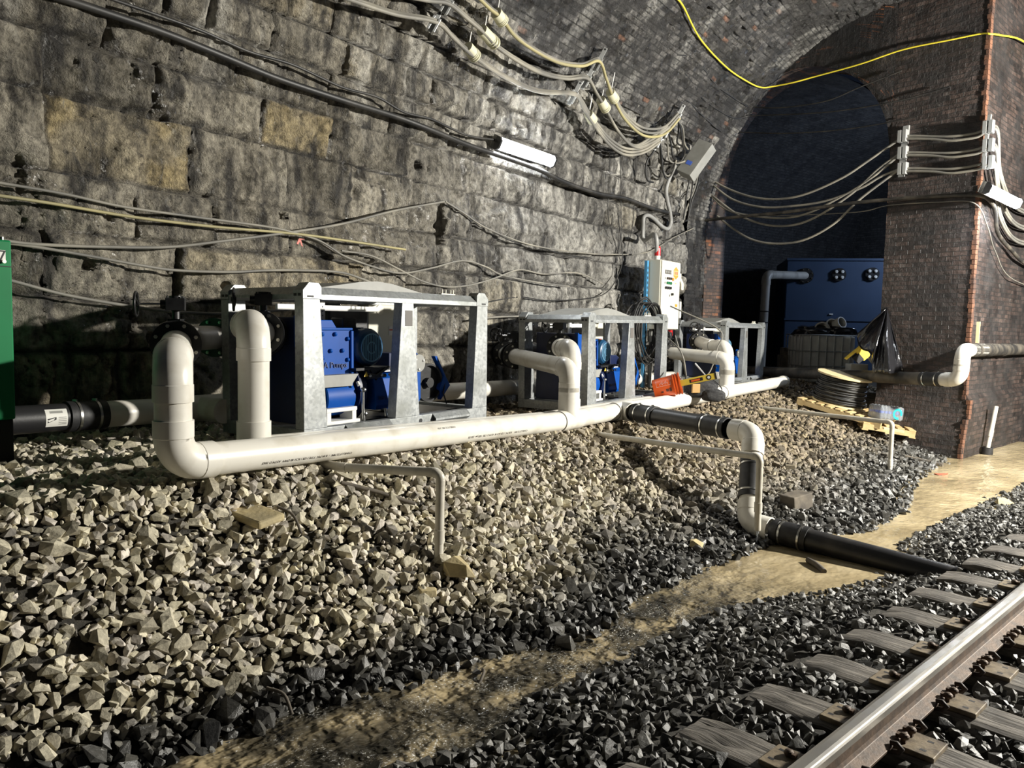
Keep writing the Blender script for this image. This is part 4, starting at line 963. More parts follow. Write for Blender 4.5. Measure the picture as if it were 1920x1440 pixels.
    mb.prism([(0,0),(.16,0),(.08,-.10)],(.94,.255,.53),X,Z3,Y*.02); mb.tube([(.88,.26,.50),(1.0,.24,.47),(1.16,.25,.545)],.014,8); mb.tube([(.90,.25,.46),(1.12,.25,.47)],.018,8); P('motor_cradle',mb,'iron')
    mb=MB()
    for q in (.92,1.06,1.16): mb=MB(); mb.sphere((q,.235,.475),.014,8,6); P('bolt',mb,'steel')
    # belt guard and vacuum pump
    mb=MB(); mb.prism([(1.34,.17),(1.56,.12),(1.60,.62),(1.52,.66),(1.34,.66)],(0,.42,0),X,Z3,Y*.30); bg=P('vacuum_pump',mb,'bluedark',bevel=.006)
    mb=MB(); mb.prism([(1.50,.30),(1.54,.18),(1.62,.13),(1.68,.22),(1.68,.62),(1.62,.66),(1.53,.45),(1.50,.46)],(0,.33,0),X,Z3,Y*.05); mb.prism([(1.88,.62),(1.92,.62),(2.06,.40),(2.12,.32),(2.02,.22),(1.98,.18),(1.96,.30),(2.02,.42)],(0,.33,0),X,Z3,Y*.05)
    gd=P('belt_guard',mb,'blue',bevel=.004)
    mb=MB(); mb.cyl((1.63,.33,.56),(1.63,.305,.56),.085,seg=28); gc=P('guard_cover',mb,'boxgrey',gd); mb=MB()
    for a in (.4,2.5,4.6): mb=MB(); mb.sphere((1.63+.06*math.cos(a),.303,.56+.06*math.sin(a)),.013,8,6); P('bolt',mb,'white',gc)
    mb=MB(); mb.box((1.585,.327,.41),(.07,.004,.05)); P('yellow_tag',mb,'yellow',gd)
    mb=MB(); mb.lathe([(.12,0),(.19,0),(.19,-.06),(.17,-.06),(.16,-.02),(.05,-.02),(.05,-.07),(0,-.07)],(1.82,.40,.36),Y,36); mb.cyl((1.82,.44,.36),(1.82,.40,.36),.185,seg=32); P('pulley',mb,'iron')
    mb=MB(); mb.sphere((1.76,.335,.36),.012,8,6); mb.tube([(2.05,.34,.36),(2.0,.32,.25),(2.03,.30,.14)],.008,8); P('hose',mb,'rubber')
    return rt
SK={1:((-1.589,5.855,1.045),(-.007,-.007,.95),'nearest galvanised pump frame with blue pump, between the stone wall and white pipes'),
    2:((.937,9.449,.93),(-.005,-.013,.947),'middle galvanised pump frame with blue motor, left of the control cabinet'),
    3:((3.862,13.996,.994),(0,0,.937),'farthest galvanised pump frame, in front of the dark arched opening')}
for k in (1,2,3):
    o=skid() if k==1 else copy_tree(sk1)
    if k==1: sk1=o
    loc,(rx,ry,yw),lab=SK[k]; yy=math.radians({1:54.4,2:54.3,3:53.6}[k])
    if k==3: o.scale=(.94,.94,.94)
    o.location=Vector(loc); o.rotation_euler=(rx,ry,yy); setp(o,lab,'pump','pump frames in a line along the wall')
# timber bearers under the frames
def bearer(c,L,ax,lab,h=.09,w=.14,m='oldwood'):
    ax=nrm(ax); y=nrm(np.cross(Z3,ax)); mb=MB(); mb.box(c,(L,w,h),np.array([ax,y,Z3])); return solo('timber_block',mb,MT[m],lab,'wood',bevel=.008)
for k in (1,2,3):
    loc=A(*SK[k][0]); nm={1:'nearest',2:'middle',3:'farthest'}[k]
    for a_,wd in ((.35,'left'),(1.95,'right')):
        c=loc+u*a_+v*.52-Z3*.065; bearer(c,1.15,v,'dark timber bearer under the %s end of the %s pump frame'%(wd,nm),h=.13)
bearer(atD(618,905,5.6),.42,nrm(A(.9,.25,-.02)),'weathered timber block under the white pipe near the first thin drain',h=.13,w=.2)
bearer(atD(590,893,5.75),.5,nrm(A(.6,.8,0)),'dark timber block under the white pipe, behind the first thin drain',h=.14,w=.2)
o=bearer(atD(1072,819,9.0),.12,nrm(A(.9,.25,0)),'small reddish brick propping the white pipe at its first tee',h=.09,w=.1,m='redbrick'); o.name='brick'; o['category']='brick'
bearer(atD(1205,795,9.9),.5,dS,'dark timber block under the black coupling at the discharge tee',h=.2,w=.3)
# ------------------------------------------------------------ green cabinet at the frame's edge
g0=atD(34,915,5.0); g0[2]=.86; gx=-u; gy=v.copy()
RG=np.array([gx,gy,Z3])
gc=thing('equipment_cabinet','bright green steel cabinet on a black base beside the loose pipe offcut','cabinet',g0+gx*.6+gy*.45)
mb=MB(); mb.box(g0+gx*.6+gy*.45+Z3*1.03,(1.2,.9,1.16),RG); gb=part('body',mb,MT['green'],gc,bevel=.012)
mb=MB(); mb.box(g0+gx*.6+gy*.47+Z3*.225,(1.2,.86,.45),RG); bb=part('base',mb,MT['blackpaint'],gc,bevel=.008)
mb=MB(); mb.cyl(g0+gx*.06+gy*.04+Z3*.10,g0+gx*.06+gy*.03+Z3*.10,.03,seg=18); part('anchor_hole',mb,MT['rust'],bb)
mb=MB(); mb.box(g0+gx*.138+gy*-.003+Z3*1.505,(.20,.004,.075),RG); lb=part('number_plate',mb,MT['labelw'],gc,label='white number plate')
part('numeral',text_mb('7',.095,g0+gx*.082-gy*.006+Z3*1.476,-gx,Z3,.001),MT['ink'],lb)
mb=MB(); mb.box(g0+gx*.6-gy*.002+Z3*1.44,(1.19,.004,.006),RG); part('seam',mb,MT['ink'],gb)
mb=MB(); mb.cyl(g0+gx*.055-gy*0+Z3*1.47,g0+gx*.055-gy*.03+Z3*1.47,.012,seg=12); mb.cyl(g0+gx*.04+gy*.04+Z3*1.61,g0+gx*.04+gy*.04+Z3*1.63,.012,seg=10); part('bolt',mb,MT['zinc'],gc)
mb=MB()
for q in (.62,.75): mb.cyl(g0+gy*.3+Z3*q,g0+gy*.3-gx*.03+Z3*q,.02,seg=12)
mb.tube([g0+gy*.3-gx*.03+Z3*.62,g0+gy*.3-gx*.05+Z3*.68,g0+gy*.3-gx*.03+Z3*.75],.012,10); part('latch',mb,MT['zinc'],gc)
# ------------------------------------------------------------ control cabinet on its stand
k0=atD(1237,618,13.3); k0[2]=1.98; UU=np.array([u,v,Z3])
def KP(x,y,z): return k0+u*x+v*y+Z3*z
cc=thing('control_cabinet','tall cream control cabinet with orange hexagon logo and red beacon on top','cabinet',KP(.39,.15,-.95))
mb=MB(); mb.box(KP(.39,.16,.60),(.78,.26,1.20),UU); part('body',mb,MT['beige'],cc,bevel=.008)
mb=MB(); mb.box(KP(.39,.015,.60),(.76,.03,1.18),UU); dr=part('door',mb,MT['cream'],cc,bevel=.008)
def dot(x,z,r,m,nm,h=.025):
    mb=MB(); mb.cyl(KP(x,0,z),KP(x,-h,z),r,seg=16); part(nm,mb,MT[m],dr)
for i in range(3): dot(.22+.075*i,.89,.022,'rustdark','push_button')
dot(.45,.885,.026,'orangeink','push_button')
for i in range(3): dot(.22+.075*i,.81,.024,'greenbtn','push_button')
for i in range(3): dot(.16+.085*i,.725,.024,'ink','selector_switch',.04)
dot(.42,.62,.022,'ink','selector_switch',.04)
mb=MB()
for z in (.89,.81): mb.box(KP(.14,-.004,z),(.022,.004,.035),UU)
mb.box(KP(.345,-.004,.595),(.022,.004,.04),UU); part('legend_plate',mb,MT['inkgrey'],dr)
for i in range(3):
    mb=MB(); mb.box(KP(.17+.085*i,-.006,1.0),(.075,.012,.07),UU); q=part('meter',mb,MT['inkgrey'],dr); mb=MB(); mb.box(KP(.17+.085*i,-.0135,1.0),(.05,.002,.035),UU); part('display',mb,MT['boxgrey'],q)
hx=[(math.sin(i*math.pi/3),math.cos(i*math.pi/3)) for i in range(6)]
mb=MB(); mb.prism([(x*.115,z*.115) for x,z in hx],KP(.585,0,1.0),u,Z3,-v*.003); lg=part('hexagon_logo',mb,MT['orangeink'],dr)
mb=MB(); mb.box(KP(.585,-.004,1.0),(.185,.002,.085),UU); mb.prism([(x*.07,z*.05) for x,z in hx[2:5]],KP(.585,-.003,.855),u,Z3,-v*.001); part('logo_band',mb,mat('pale_orange',(.9,.45,.18),.5),lg)
mb=MB()
for i in range(5): mb.box(KP(.525+.03*i,-.006,1.0),(.014,.002,.055),UU)
part('logo_marks',mb,MT['redink'],lg)
mb=MB(); mb.box(KP(.64,-.003,.43),(.10,.003,.05),UU); part('warning_sticker',mb,MT['orangeink'],dr)
mb=MB(); mb.box(KP(.64,-.003,.375),(.10,.003,.04),UU); part('white_sticker',mb,MT['labelw'],dr)
mb=MB(); mb.box(KP(.83,.10,.95),(.10,.16,.13),UU); mb.tube([KP(.86,.05,.92),KP(.85,.0,.83),KP(.86,.0,.72)],.035,10); part('isolator_handle',mb,MT['cream'],cc,bevel=.01)
mb=MB(); mb.box(KP(.85,.06,.36),(.06,.12,.3),UU); part('side_box',mb,MT['white'],cc,bevel=.008)
mb=MB(); mb.cyl(KP(.10,.14,1.20),KP(.10,.14,1.27),.05,seg=20); bq=part('beacon_base',mb,MT['labelw'],cc); mb=MB(); mb.lathe([(.052,0),(.052,.13),(.04,.165),(0,.175)],KP(.10,.14,1.27),Z3,20); part('beacon_dome',mb,MT['red'],bq)
mb=MB(); mb.cyl(KP(.16,.16,1.20),KP(.16,.16,1.25),.02,seg=10); part('gland',mb,MT['zinc'],cc)
for x,y in ((-.06,.26),): 
    mb=MB(); mb.box(KP(x,y,.08),(.07,.05,2.2),UU); o=part('strut',mb,MT['blue'] if 0 else mat('light_blue_strut',(.06,.26,.48),.45),cc); mb=MB()
    for i in range(24): mb.box(KP(x,y-.026,-.9+i*.085),(.025,.003,.045),UU)
    part('strut_slot',mb,MT['ink'],o)
for x in (.12,.70):
    mb=MB(); mb.box(KP(x,.22,-.5),(.06,.05,1.05),UU); part('leg',mb,MT['boxgrey'],cc)
mb=MB(); mb.box(KP(.3,.20,-.12),(.3,.2,.2),UU); mb.cyl(KP(.55,.1,-.1),KP(.55,.1,-.3),.05,seg=14); mb.cyl(KP(.3,.1,-.1),KP(.3,.1,-.45),.04,seg=12); part('junction_box',mb,MT['iron'],cc)
mb=MB(); mb.cyl(KP(.25,.0,-.40),KP(.25,.1,-.40),.16,seg=28); part('round_cover',mb,MT['boxgrey'],cc)
mb=MB(); mb.box(KP(.60,.1,-.06),(.10,.1,.1),UU); part('red_tag',mb,MT['red'],cc)
# coil of cable hung on the strut
cl=KP(-.42,.10,.22); r_=np.random.default_rng(4); pts=[]
for i in range(9*14):
    a=2*math.pi*i/14; k=i//14; rx=.30+.05*r_.random()+.02*k; rz=.46+.03*(k%3)
    pts.append(cl+u*(math.cos(a)*rx*.9)+v*(math.cos(a)*-.05+.03*k-.15)+Z3*(math.sin(a)*rz-.25+.05*math.sin(a*2+k)))
mb=MB(); mb.tube(catmull(pts,3),.013,8); solo('cable_coil',mb,MT['cable'],'coil of black cable hung on the blue strut left of the control cabinet','cable')
for i,(q,lab) in enumerate((([(.05,.0,-.05),(-.35,-.55,-.35),(-.2,-.6,-.75),(.15,-.4,-.6),(.2,-.2,-.1)],'pale looped cable hanging low below the control cabinet, behind the middle frame'),
        ([(-.1,.05,-.1),(-.45,-.3,-.5),(-.6,-.3,-1.0)],'black cable dropping from the coil into the middle pump frame'),
        ([(.3,.0,-.1),(.35,-.3,-.6),(.0,-.5,-.95),(-.5,-.5,-.85)],'black cable drooping under the control cabinet toward the middle frame'),
        ([(-.05,-.2,.4),(.15,-1.0,.02),(.10,-1.0,-.3),(.05,-.9,-.7),(-.1,-.7,-.9)],'thin cable laid over the right end rail of the middle frame'))):
    mb=MB(); mb.tube(catmull([KP(*p) for p in q],8),.012,8); solo('cable',mb,MT['cablegrey' if i in(0,3) else 'cable'],lab,'cable')
def blob(mb,c,r,seed,amp,fr=2.2,seg=26,rings=16):
    V=[];F=[]
    for i in range(rings+1):
        p=math.pi*i/rings
        for j in range(seg):
            q=2*math.pi*j/seg; d=A(math.sin(p)*math.cos(q),math.sin(p)*math.sin(q),-math.cos(p)); k=np.sign(d)*np.abs(d)**.7
            w_=1+amp*2*(float(vn(np.array(d[0]*fr+d[2]*1.7+7),np.array(d[1]*fr+d[2]*1.3+7),seed))-.5); V.append(np.asarray(c)+k*np.asarray(r)*w_)
    for i in range(rings):
        for j in range(seg): F.append((i*seg+j,i*seg+(j+1)%seg,(i+1)*seg+(j+1)%seg,(i+1)*seg+j))
    mb.add(V,F,True)
# ------------------------------------------------------------ bucket, level, bag on the pipes
bk0=atD(1226,730,10.75); bax=nrm(A(.94,-.22,.27)); bk=thing('bucket','orange plastic bucket lying on its side on the white pipes','bucket',bk0-Z3*.1)
mb=MB(); mb.lathe([(0,.004),(.128,.004),(.130,0),(.142,.28),(.152,.285),(.152,.30),(.144,.302),(.145,.315),(.153,.318),(.153,.332),(.146,.335),(.147,.36),(.156,.362),(.156,.378),(.142,.378),(.126,.012),(0,.012)],bk0,bax,40); part('shell',mb,MT['orange'],bk)
bx,by,_=MB().frame(bax)
def onb(h,a,r=None):
    R=(.130+.012*h/.28+.0015) if r is None else r; return bk0+bax*h+R*(bx*math.cos(a)+by*math.sin(a))
def bpatch(mb,h0,h1,a0,a1,k=6):
    V=[];F=[]
    for i in range(k+1):
        a=a0+(a1-a0)*i/k; V+= [onb(h0,a),onb(h1,a)]
    for i in range(k): F.append((2*i,2*i+1,2*i+3,2*i+2))
    mb.add(V,F,True); return mb
toc=nrm(CAM-bk0); ac=math.atan2(toc@by,toc@bx); sg=1 if (by@Z3)*math.cos(ac)-(bx@Z3)*math.sin(ac)>0 else -1
mb=MB()
for a_,b_ in ((.05,.045),(.05,.25)): pass
bpatch(mb,.05,.053,ac+sg*.10,ac+sg*.85); bpatch(mb,.05,.25,ac+sg*.10,ac+sg*.12); bpatch(mb,.247,.25,ac+sg*.10,ac+sg*.4)
for i in range(7): bpatch(mb,.10+.018*i,.104+.018*i,ac+sg*(.22+.08*(i%2)),ac+sg*(.42+.1*(i%3)))
part('white_marks',mb,MT['labelw'],bk); mb=MB()
bpatch(mb,.17,.205,ac-sg*.55,ac-sg*.25); bpatch(mb,.215,.245,ac-sg*.6,ac-sg*.2); bpatch(mb,.10,.13,ac-sg*.6,ac-sg*.4); part('printed_panel',mb,mat('dark_print',(.10,.03,.02),.5),bk)
mb=MB(); mb.tube(catmull([bk0+bax*.33+by*.15*1,bk0+bax*.40+bx*.1+by*.05,bk0+bax*.42-Z3*.13],6),.004,6); part('handle',mb,MT['steel'],bk)
mb=MB(); mb.sphere(bk0+bax*.27-Z3*.02+toc*.03,.055,10,7,(1,1,.8)); mb.sphere(bk0+bax*.30-Z3*.10+toc*.02,.045,10,7); solo('rag',mb,MT['cream'],'crumpled pale rag inside the mouth of the orange bucket','rag')
lv0=bk0+bax*.20+Z3*.0+toc*.10; lax=nrm(A(.93,-.30,.26)); ly=nrm(np.cross(Z3,lax)); lz=np.cross(lax,ly)
LR=np.array([lax,ly,lz]); lv=thing('spirit_level','yellow spirit level sticking out of the orange bucket','level',lv0)
mb=MB(); mb.box(lv0+lax*.36,(.62,.028,.085),LR); part('body',mb,MT['yellow'],lv,bevel=.005)
mb=MB(); mb.box(lv0+lax*.68,(.03,.032,.09),LR); part('end_cap',mb,MT['labelw'],lv); mb=MB(); mb.box(lv0+lax*.655,(.03,.031,.088),LR); mb.box(lv0+lax*.39,(.18,.030,.045),LR); mb.cyl(lv0+lax*.56-ly*.0155,lv0+lax*.56+ly*.0155,.034,seg=20); part('window',mb,MT['ink'],lv)
mb=MB(); mb.cyl(lv0+lax*.56-ly*.017,lv0+lax*.56+ly*.017,.018,seg=16); part('vial',mb,MT['labelw'],lv); mb=MB(); mb.box(lv0+lax*.38,(.12,.032,.026),LR); part('hand_slot',mb,MT['orange'],lv)
mb=MB(); st0=lv0+lax*.52+Z3*.03; mb.tube([bk0+bax*.22,st0,atD(1304,682,11.0)],.012,8); solo('stick',mb,MT['white'],'thin white stick poking up from the orange bucket','stick')
tb0=atD(1312,736,11.15); tb=thing('tool_bag','black tool bag with tan pockets lying on the white pipes beside the bucket','bag',tb0-Z3*.1)
mb=MB(); blob(mb,tb0+A(.02,.02,.05),(.25,.15,.13),5,.10); blob(mb,tb0+A(.17,-.08,-.03),(.17,.12,.09),8,.12); o=part('bag_body',mb,MT['fabric'],tb)
mb=MB(); 
for q in (-.14,.06): mb.box(tb0+nrm(A(.9,.3,0))*q-nrm(A(-.3,.9,0))*.115+Z3*.07,(.13,.03,.13),np.array([nrm(A(.9,.3,0)),nrm(A(-.3,.9,0)),Z3]))
part('pocket',mb,MT['tan'],tb,bevel=.008); mb=MB(); mb.tube(catmull([tb0+A(-.1,0,.15),tb0+A(.05,-.02,.25),tb0+A(.22,-.05,.16),tb0+A(.30,-.08,.05),tb0+A(.2,-.1,.0)],6),.008,8); part('strap',mb,MT['fabric'],tb)
# ------------------------------------------------------------ pallet, spool, bottles
sl=.20; px_=nrm(-n-Z3*sl); pz_=nrm(np.cross(px_,t)); pz_=pz_ if pz_[2]>0 else -pz_; py_=np.cross(pz_,px_)
PRr=np.array([px_,py_,pz_]); pc_=atD(1596,765,13.55)
def pallet(c,R,lab,nb=9,L=1.5,Wd=1.1):
    ex,ey,ez=R; th=thing('pallet',lab,'pallet',c-ez*.12)
    r=random.Random(3)
    for i in range(nb):
        mb=MB(); w_=.095+.02*r.random(); mb.box(c+ex*(-L/2+.05+i*(L-.1)/(nb-1)),(w_,Wd,.02),R); part('deck_board',mb,MT['wood'],th,bevel=.003)
    for y in (-.5,0,.5):
        mb=MB(); mb.box(c+ey*(y*(Wd-.05))-ez*.055,(L,.045,.09),R); part('stringer',mb,MT['wood'],th,bevel=.003)
    for x in (-.45,0,.45):
        mb=MB(); mb.box(c+ex*(x*L)-ez*.11,(.1,Wd,.02),R); part('bottom_board',mb,MT['wood'],th,bevel=.003)
    return th
pallet(pc_,PRr,'pale wooden pallet under the black cable reel, tilted down the bank')
R2=np.array([nrm(A(.9,-.3,-.12)),nrm(A(.3,.9,.0)),Z3]); R2[2]=np.cross(R2[0],R2[1]); R2[1]=np.cross(R2[2],R2[0])
pallet(atD(1662,796,13.0),R2,'second wooden pallet jammed askew under the lower end of the first',5,.8,.75)
mb=MB(); mb.box(atD(1675,806,12.2),(.3,.16,.03),R2); solo('board',mb,MT['ply'],'pale board scrap under the lower end of the tilted pallets','wood')
sc0=pc_+px_*(-.26)+py_*.02+pz_*.012; sp_=thing('cable_reel','reel of black cable with round plywood flange standing on the pallet','reel',sc0)
mb=MB(); mb.cyl(sc0,sc0+pz_*.025,.44,seg=48); part('lower_flange',mb,MT['ply'],sp_)
mb=MB(); mb.cyl(sc0+pz_*.50,sc0+pz_*.528,.46,seg=48); o=part('upper_flange',mb,MT['ply'],sp_)
mb=MB(); mb.cyl(sc0+pz_*.02,sc0+pz_*.5,.25,seg=32); part('drum',mb,MT['ply'],sp_)
pts=[]; r_=np.random.default_rng(9)
for i in range(17*24):
    k=i/24; a=2*math.pi*k; h=.045+.44*k/17; R_=.415+.018*math.sin(k*2.1)+.012*r_.random()-(.04*k/17)
    if k<2: R_=.45+.02*math.sin(a)
    pts.append(sc0+px_*(math.cos(a)*R_)+py_*(math.sin(a)*R_)+pz_*(h+.008*math.sin(a+k)))
mb=MB(); mb.tube(pts,.0165,8); part('wound_cable',mb,MT['cable'],sp_)
# wrapped pack of water bottles
wb0=pc_+px_*.66+py_*-.18+pz_*.015
wb=thing('bottle_pack','shrink wrapped pack of water bottles with teal mark on the pallet end','bottles',wb0)
WX=nrm(A(.93,.25,-.1)); WY=nrm(np.cross(Z3,WX)); WZ=np.cross(WX,WY)
for i in range(6):
    for j in range(4):
        p=wb0+WX*(-.19+.075*i)+WY*(-.11+.073*j); mb=MB(); mb.lathe([(0,0),(.034,0),(.034,.15),(.030,.17),(.014,.21),(.014,.235),(0,.235)],p,WZ,12); part('bottle',mb,MT['clear'],wb)
        
mb=MB()
for i in range(6):
    for j in range(4):
        p=wb0+WX*(-.19+.075*i)+WY*(-.11+.073*j); mb.cyl(p+WZ*.10,p+WZ*.14,.0345,seg=12,cap=False)
part('bottle_bands',mb,MT['bottleblue'],wb,kind='stuff')
mb=MB(); mb.box(wb0+WZ*.115,(.47,.315,.225),np.array([WX,WY,WZ])); part('film_wrap',mb,MT['clear'],wb,bevel=.03)
mb=MB(); fc=wb0+WX*.10-WY*.160+WZ*.11
for i in range(16):
    a0=-.9+2*math.pi*.86*i/16+.6;a1=-.9+2*math.pi*.86*(i+1)/16+.6
    mb.add([fc+.095*(WX*math.cos(a0)+WZ*math.sin(a0)),fc+.055*(WX*math.cos(a0)+WZ*math.sin(a0)),fc+.055*(WX*math.cos(a1)+WZ*math.sin(a1)),fc+.095*(WX*math.cos(a1)+WZ*math.sin(a1))],[(0,1,2,3)])
part('teal_mark',mb,MT['teallabel'],wb)
q=atD(1641,750,13.9); mb=MB(); mb.lathe([(.15,-.12),(.165,-.12),(.165,.12),(.15,.12),(.15,-.12)],q,nrm(A(.1,.0,1)),28)
for i in range(5): mb.torus(q+Z3*(-.09+.04*i),Z3,.167,.008,24,5)
solo('pipe_stub',mb,MT['dirtypipe'],'short ribbed dark pipe stub standing behind the bottle pack','pipe')
# ------------------------------------------------------------ things at and in the chamber
tkc=atD(1470,600,20.6); tx=nrm(A(1,-.22,0)); ty=A(.22,.976,0)
tk=thing('steel_tank','large dark blue steel tank inside the arched chamber','tank',A(tkc[0],tkc[1],.6)+tx*2)
mb=MB(); mb.box(A(tkc[0],tkc[1],2.25)+tx*2.2+ty*1.2,(4.4,2.4,3.36),np.array([tx,ty,Z3])); part('shell',mb,MT['tankblue'],tk,bevel=.03)
mb=MB(); mb.box(A(tkc[0],tkc[1],2.32)+tx*2.2-ty*.015,(4.4,.03,.05),np.array([tx,ty,Z3])); mb.box(A(tkc[0],tkc[1],3.9)+tx*2.2-ty*.02,(4.4,.06,.06),np.array([tx,ty,Z3])); part('weld_band',mb,MT['tankblue'],tk)
for x_,y_ in ((1573,515),(1635,514)):
    p=atP(x_,y_,tkc,ty)-ty*.0; mb=MB(); mb.cyl(p,p-ty*.06,.17,seg=28); o=part('blind_flange',mb,MT['iron'],tk); flange_bolts(o,p-ty*.06,-ty,.105,4,math.pi/4,.04,.042,'labelw')
p=atP(1510,517,tkc,ty); mb=MB(); mb.cyl(p,p-ty*.05,.2,seg=28); o=part('pipe_flange',mb,MT['iron'],tk); flange_bolts(o,p-ty*.05,-ty,.17,8)
p=atP(1558,589,tkc,ty); mb=MB(); mb.box(p-ty*.02,(.09,.02,.03),np.array([tx,ty,Z3])); part('tag',mb,MT['labelw'],tk)
ic=atD(1500,690,16.6); ib=thing('tote_tank','white plastic tote tank in a steel cage under the arch','tank',A(ic[0]+.6,ic[1]+.5,.85))
IB=A(ic[0],ic[1],.88); ih=1.05
mb=MB(); mb.box(IB+A(.62,.5,ih/2),(1.14,.94,ih-.03)); part('bottle',mb,MT['ibc'],ib,bevel=.05)
mb=MB()
for i in range(8):
    for y in (0,1.0): mb.tube([IB+A(.03+1.2*i/7,y,0),IB+A(.03+1.2*i/7,y,ih)],.011,8)
for i in range(6): 
    for x in (.03,1.23): mb.tube([IB+A(x,i*.2,0),IB+A(x,i*.2,ih)],.011,8)
for z in (.05,.38,.70,ih): mb.tube([IB+A(.03,0,z),IB+A(1.23,0,z),IB+A(1.23,1,z),IB+A(.03,1,z),IB+A(.03,0,z)],.013,8)
part('cage',mb,MT['cage'],ib)
for i,(x_,y_,rx,lab) in enumerate(((1541,618,.16,'pale plastic pipe cap facing out on top of the tote tank'),(1559,611,.15,'pale plastic pipe cap in the middle on top of the tote tank'),(1575,606,.13,'pale plastic pipe cap farthest right on top of the tote tank'))):
    p=atD(x_,y_,16.9); p[2]=max(p[2],IB[2]+ih+.1); ax=nrm(A(-.2+.3*i,-.8,.35)); mb=MB(); mb.lathe([(rx*.8,-.12),(rx*.95,-.12),(rx*.95,.02),(rx,.03),(rx,.06),(rx*.82,.06),(rx*.8,-.11),(0,-.11)],p,ax,24); solo('plastic_fitting',mb,MT['bucketgrey'],lab,'fitting')
mb=MB(); blob(mb,IB+A(.45,.45,ih+.07),(.42,.35,.12),3,.3); blob(mb,IB+A(1.0,.4,ih+.07),(.28,.3,.13),6,.3); solo('rubbish_bag',mb,MT['sheet'],'heap of dark bags lying on top of the tote tank','bag')
# sheeting hung on the pier
ap=atD(1663,577,13.55); base=[(1607,626,13.9),(1609,640,13.9),(1616,655,13.6),(1634,664,13.4),(1636,697,13.2),(1652,699,12.95),(1668,699,12.95),(1684,698,13.0),(1695,697,13.1)]
bp_=catmull([atD(*q) for q in base],10); V=[];F=[];nr=16; nb=len(bp_)
toC=nrm(CAM-ap)
for i in range(nr+1):
    k=i/nr
    for j,b in enumerate(bp_):
        f=.075*math.sin(j*.23+.8*math.sin(k*3))*k**.6+.06*math.sin(j*.11+2+k*5)*k+.02*abs(math.sin(j*.5))*k+.10*(float(vn(np.array(j*.12),np.array(k*4.),77))-.5)*k
        V.append(ap*(1-k)+b*k+toC*(f+.10*math.sin(k*math.pi)*1.0)-Z3*.0)
for i in range(nr):
    for j in range(nb-1): F.append((i*nb+j,i*nb+j+1,(i+1)*nb+j+1,(i+1)*nb+j))
mb=MB(); mb.add(V,F,True); o=solo('plastic_sheet',mb,MT['sheet'],'shiny black plastic sheet hung to a point against the brick pier','sheet')
sm=o.modifiers.new('thick','SOLIDIFY'); sm.thickness=.006
yb=atD(1606,664,13.85); YX=nrm(A(.72,-.1,.68)); YY=nrm(np.cross(A(-.68,0,.72),YX)); YZ=np.cross(YX,YY); YR=np.array([YX,YY,YZ])
yw=thing('sawhorse','yellow plastic sawhorse part poking out under the black sheet','sawhorse',yb-Z3*.2); mb=MB(); mb.box(yb+YZ*.06,(.40,.10,.03),YR); part('top_bar',mb,MT['yellow'],yw,bevel=.006); mb=MB(); mb.box(yb-YZ*.06+YX*.09,(.16,.1,.22),YR); part('bracket',mb,MT['yellow'],yw,bevel=.008); mb=MB(); mb.box(yb-YZ*.07-YX*.03,(.12,.105,.15),YR); part('socket',mb,MT['ink'],yw); mb=MB(); mb.box(yb-YZ*.24+YX*.12,(.05,.06,.3),YR); part('leg',mb,MT['boxgrey'],yw)
mb=MB(); mb.box(atD(1606,690,14.3),(.32,.25,.16)); o=solo('crate',mb,MT['boxgrey'],'small grey crate under the yellow sawhorse part','crate',bevel=.01)
mb=MB(); mb.box(atD(1483,680,17.6),(.5,.4,.35)); mb.box(atD(1482,660,17.7),(.38,.3,.2)); solo('block_pile',mb,MT['oldwood'],'dark pile of blocks left of the tote tank','blocks')
# standing pipe by the pier
sb=atZ(1851,846,.06); stp=thing('standing_pipe','slim white pipe standing in a black sleeve before the brick pier','pipe',sb)
tpp=atD(1868,762,sb[1]+.1); mb=MB(); mb.lathe([(.03,0),(.035,0),(.035,np.linalg.norm(tpp-sb)),(.03,np.linalg.norm(tpp-sb))],sb,tpp-sb,18); mb.lathe([(.035,.25),(.041,.25),(.041,.36),(.035,.36)],sb,tpp-sb,18); part('pipe',mb,MT['pvcsmall'],stp)
mb=MB(); mb.lathe([(.07,-.05),(.085,-.05),(.085,.07),(.07,.07)],sb,Z3,20); part('sleeve',mb,MT['rubber'],stp)
mb=MB(); q=RP(.06,2.05,-.13); mb.box(q,(.025,.05,.34),np.array([t,n,Z3])); solo('wood_stake',mb,MT['ply'],'short yellow wooden stake standing on the pipe at the pier corner','wood')
# ------------------------------------------------------------ loose rocks, boards
def lump(p,size,k,m,lab,nm='rock',sc=(1,1,1),rz=0,cat='rock'):
    V=RV[k]*size*np.array(sc); c,s=math.cos(rz),math.sin(rz); V=V@np.array([[c,-s,0],[s,c,0],[0,0,1]]).T
    mb=MB(); mb.add(V+p,[tuple(f) for f in RF[k]]); o=solo(nm,mb,MT[m],lab,cat); return o
def G(x,y,dz=.0,D0=3.,D1=22.):
    for Dq in np.arange(D0,D1,.02):
        P=atD(x,y,Dq)
        if P[2]<=gz(P)+dz: return P
    return P
lump(G(858,1068,.08),.27,3,'rockyellow','big sandy coloured rock just right of the nearest thin drain pipe',sc=(1,.8,1.1))
lump(G(798,1112,.06),.17,7,'rockyellow','square yellowish rock just below the end of the nearest drain pipe')
lump(G(165,1255,.05),.16,9,'rockpale','large flat grey stone low at the left of the gravel bank',sc=(1.2,.9,.6))
lump(G(1305,1020,.05),.15,12,'rockyellow','pale rounded rock on the bank short of the second drain pipe')
lump(G(1765,890,.04),.22,5,'redbrick','broken reddish brick lying at the far edge of the ditch','brick',(1.3,.7,.6),.4,'brick')
lump(G(1885,945,.03),.24,11,'rockyellow','yellowish stone at the far end of the track ballast')
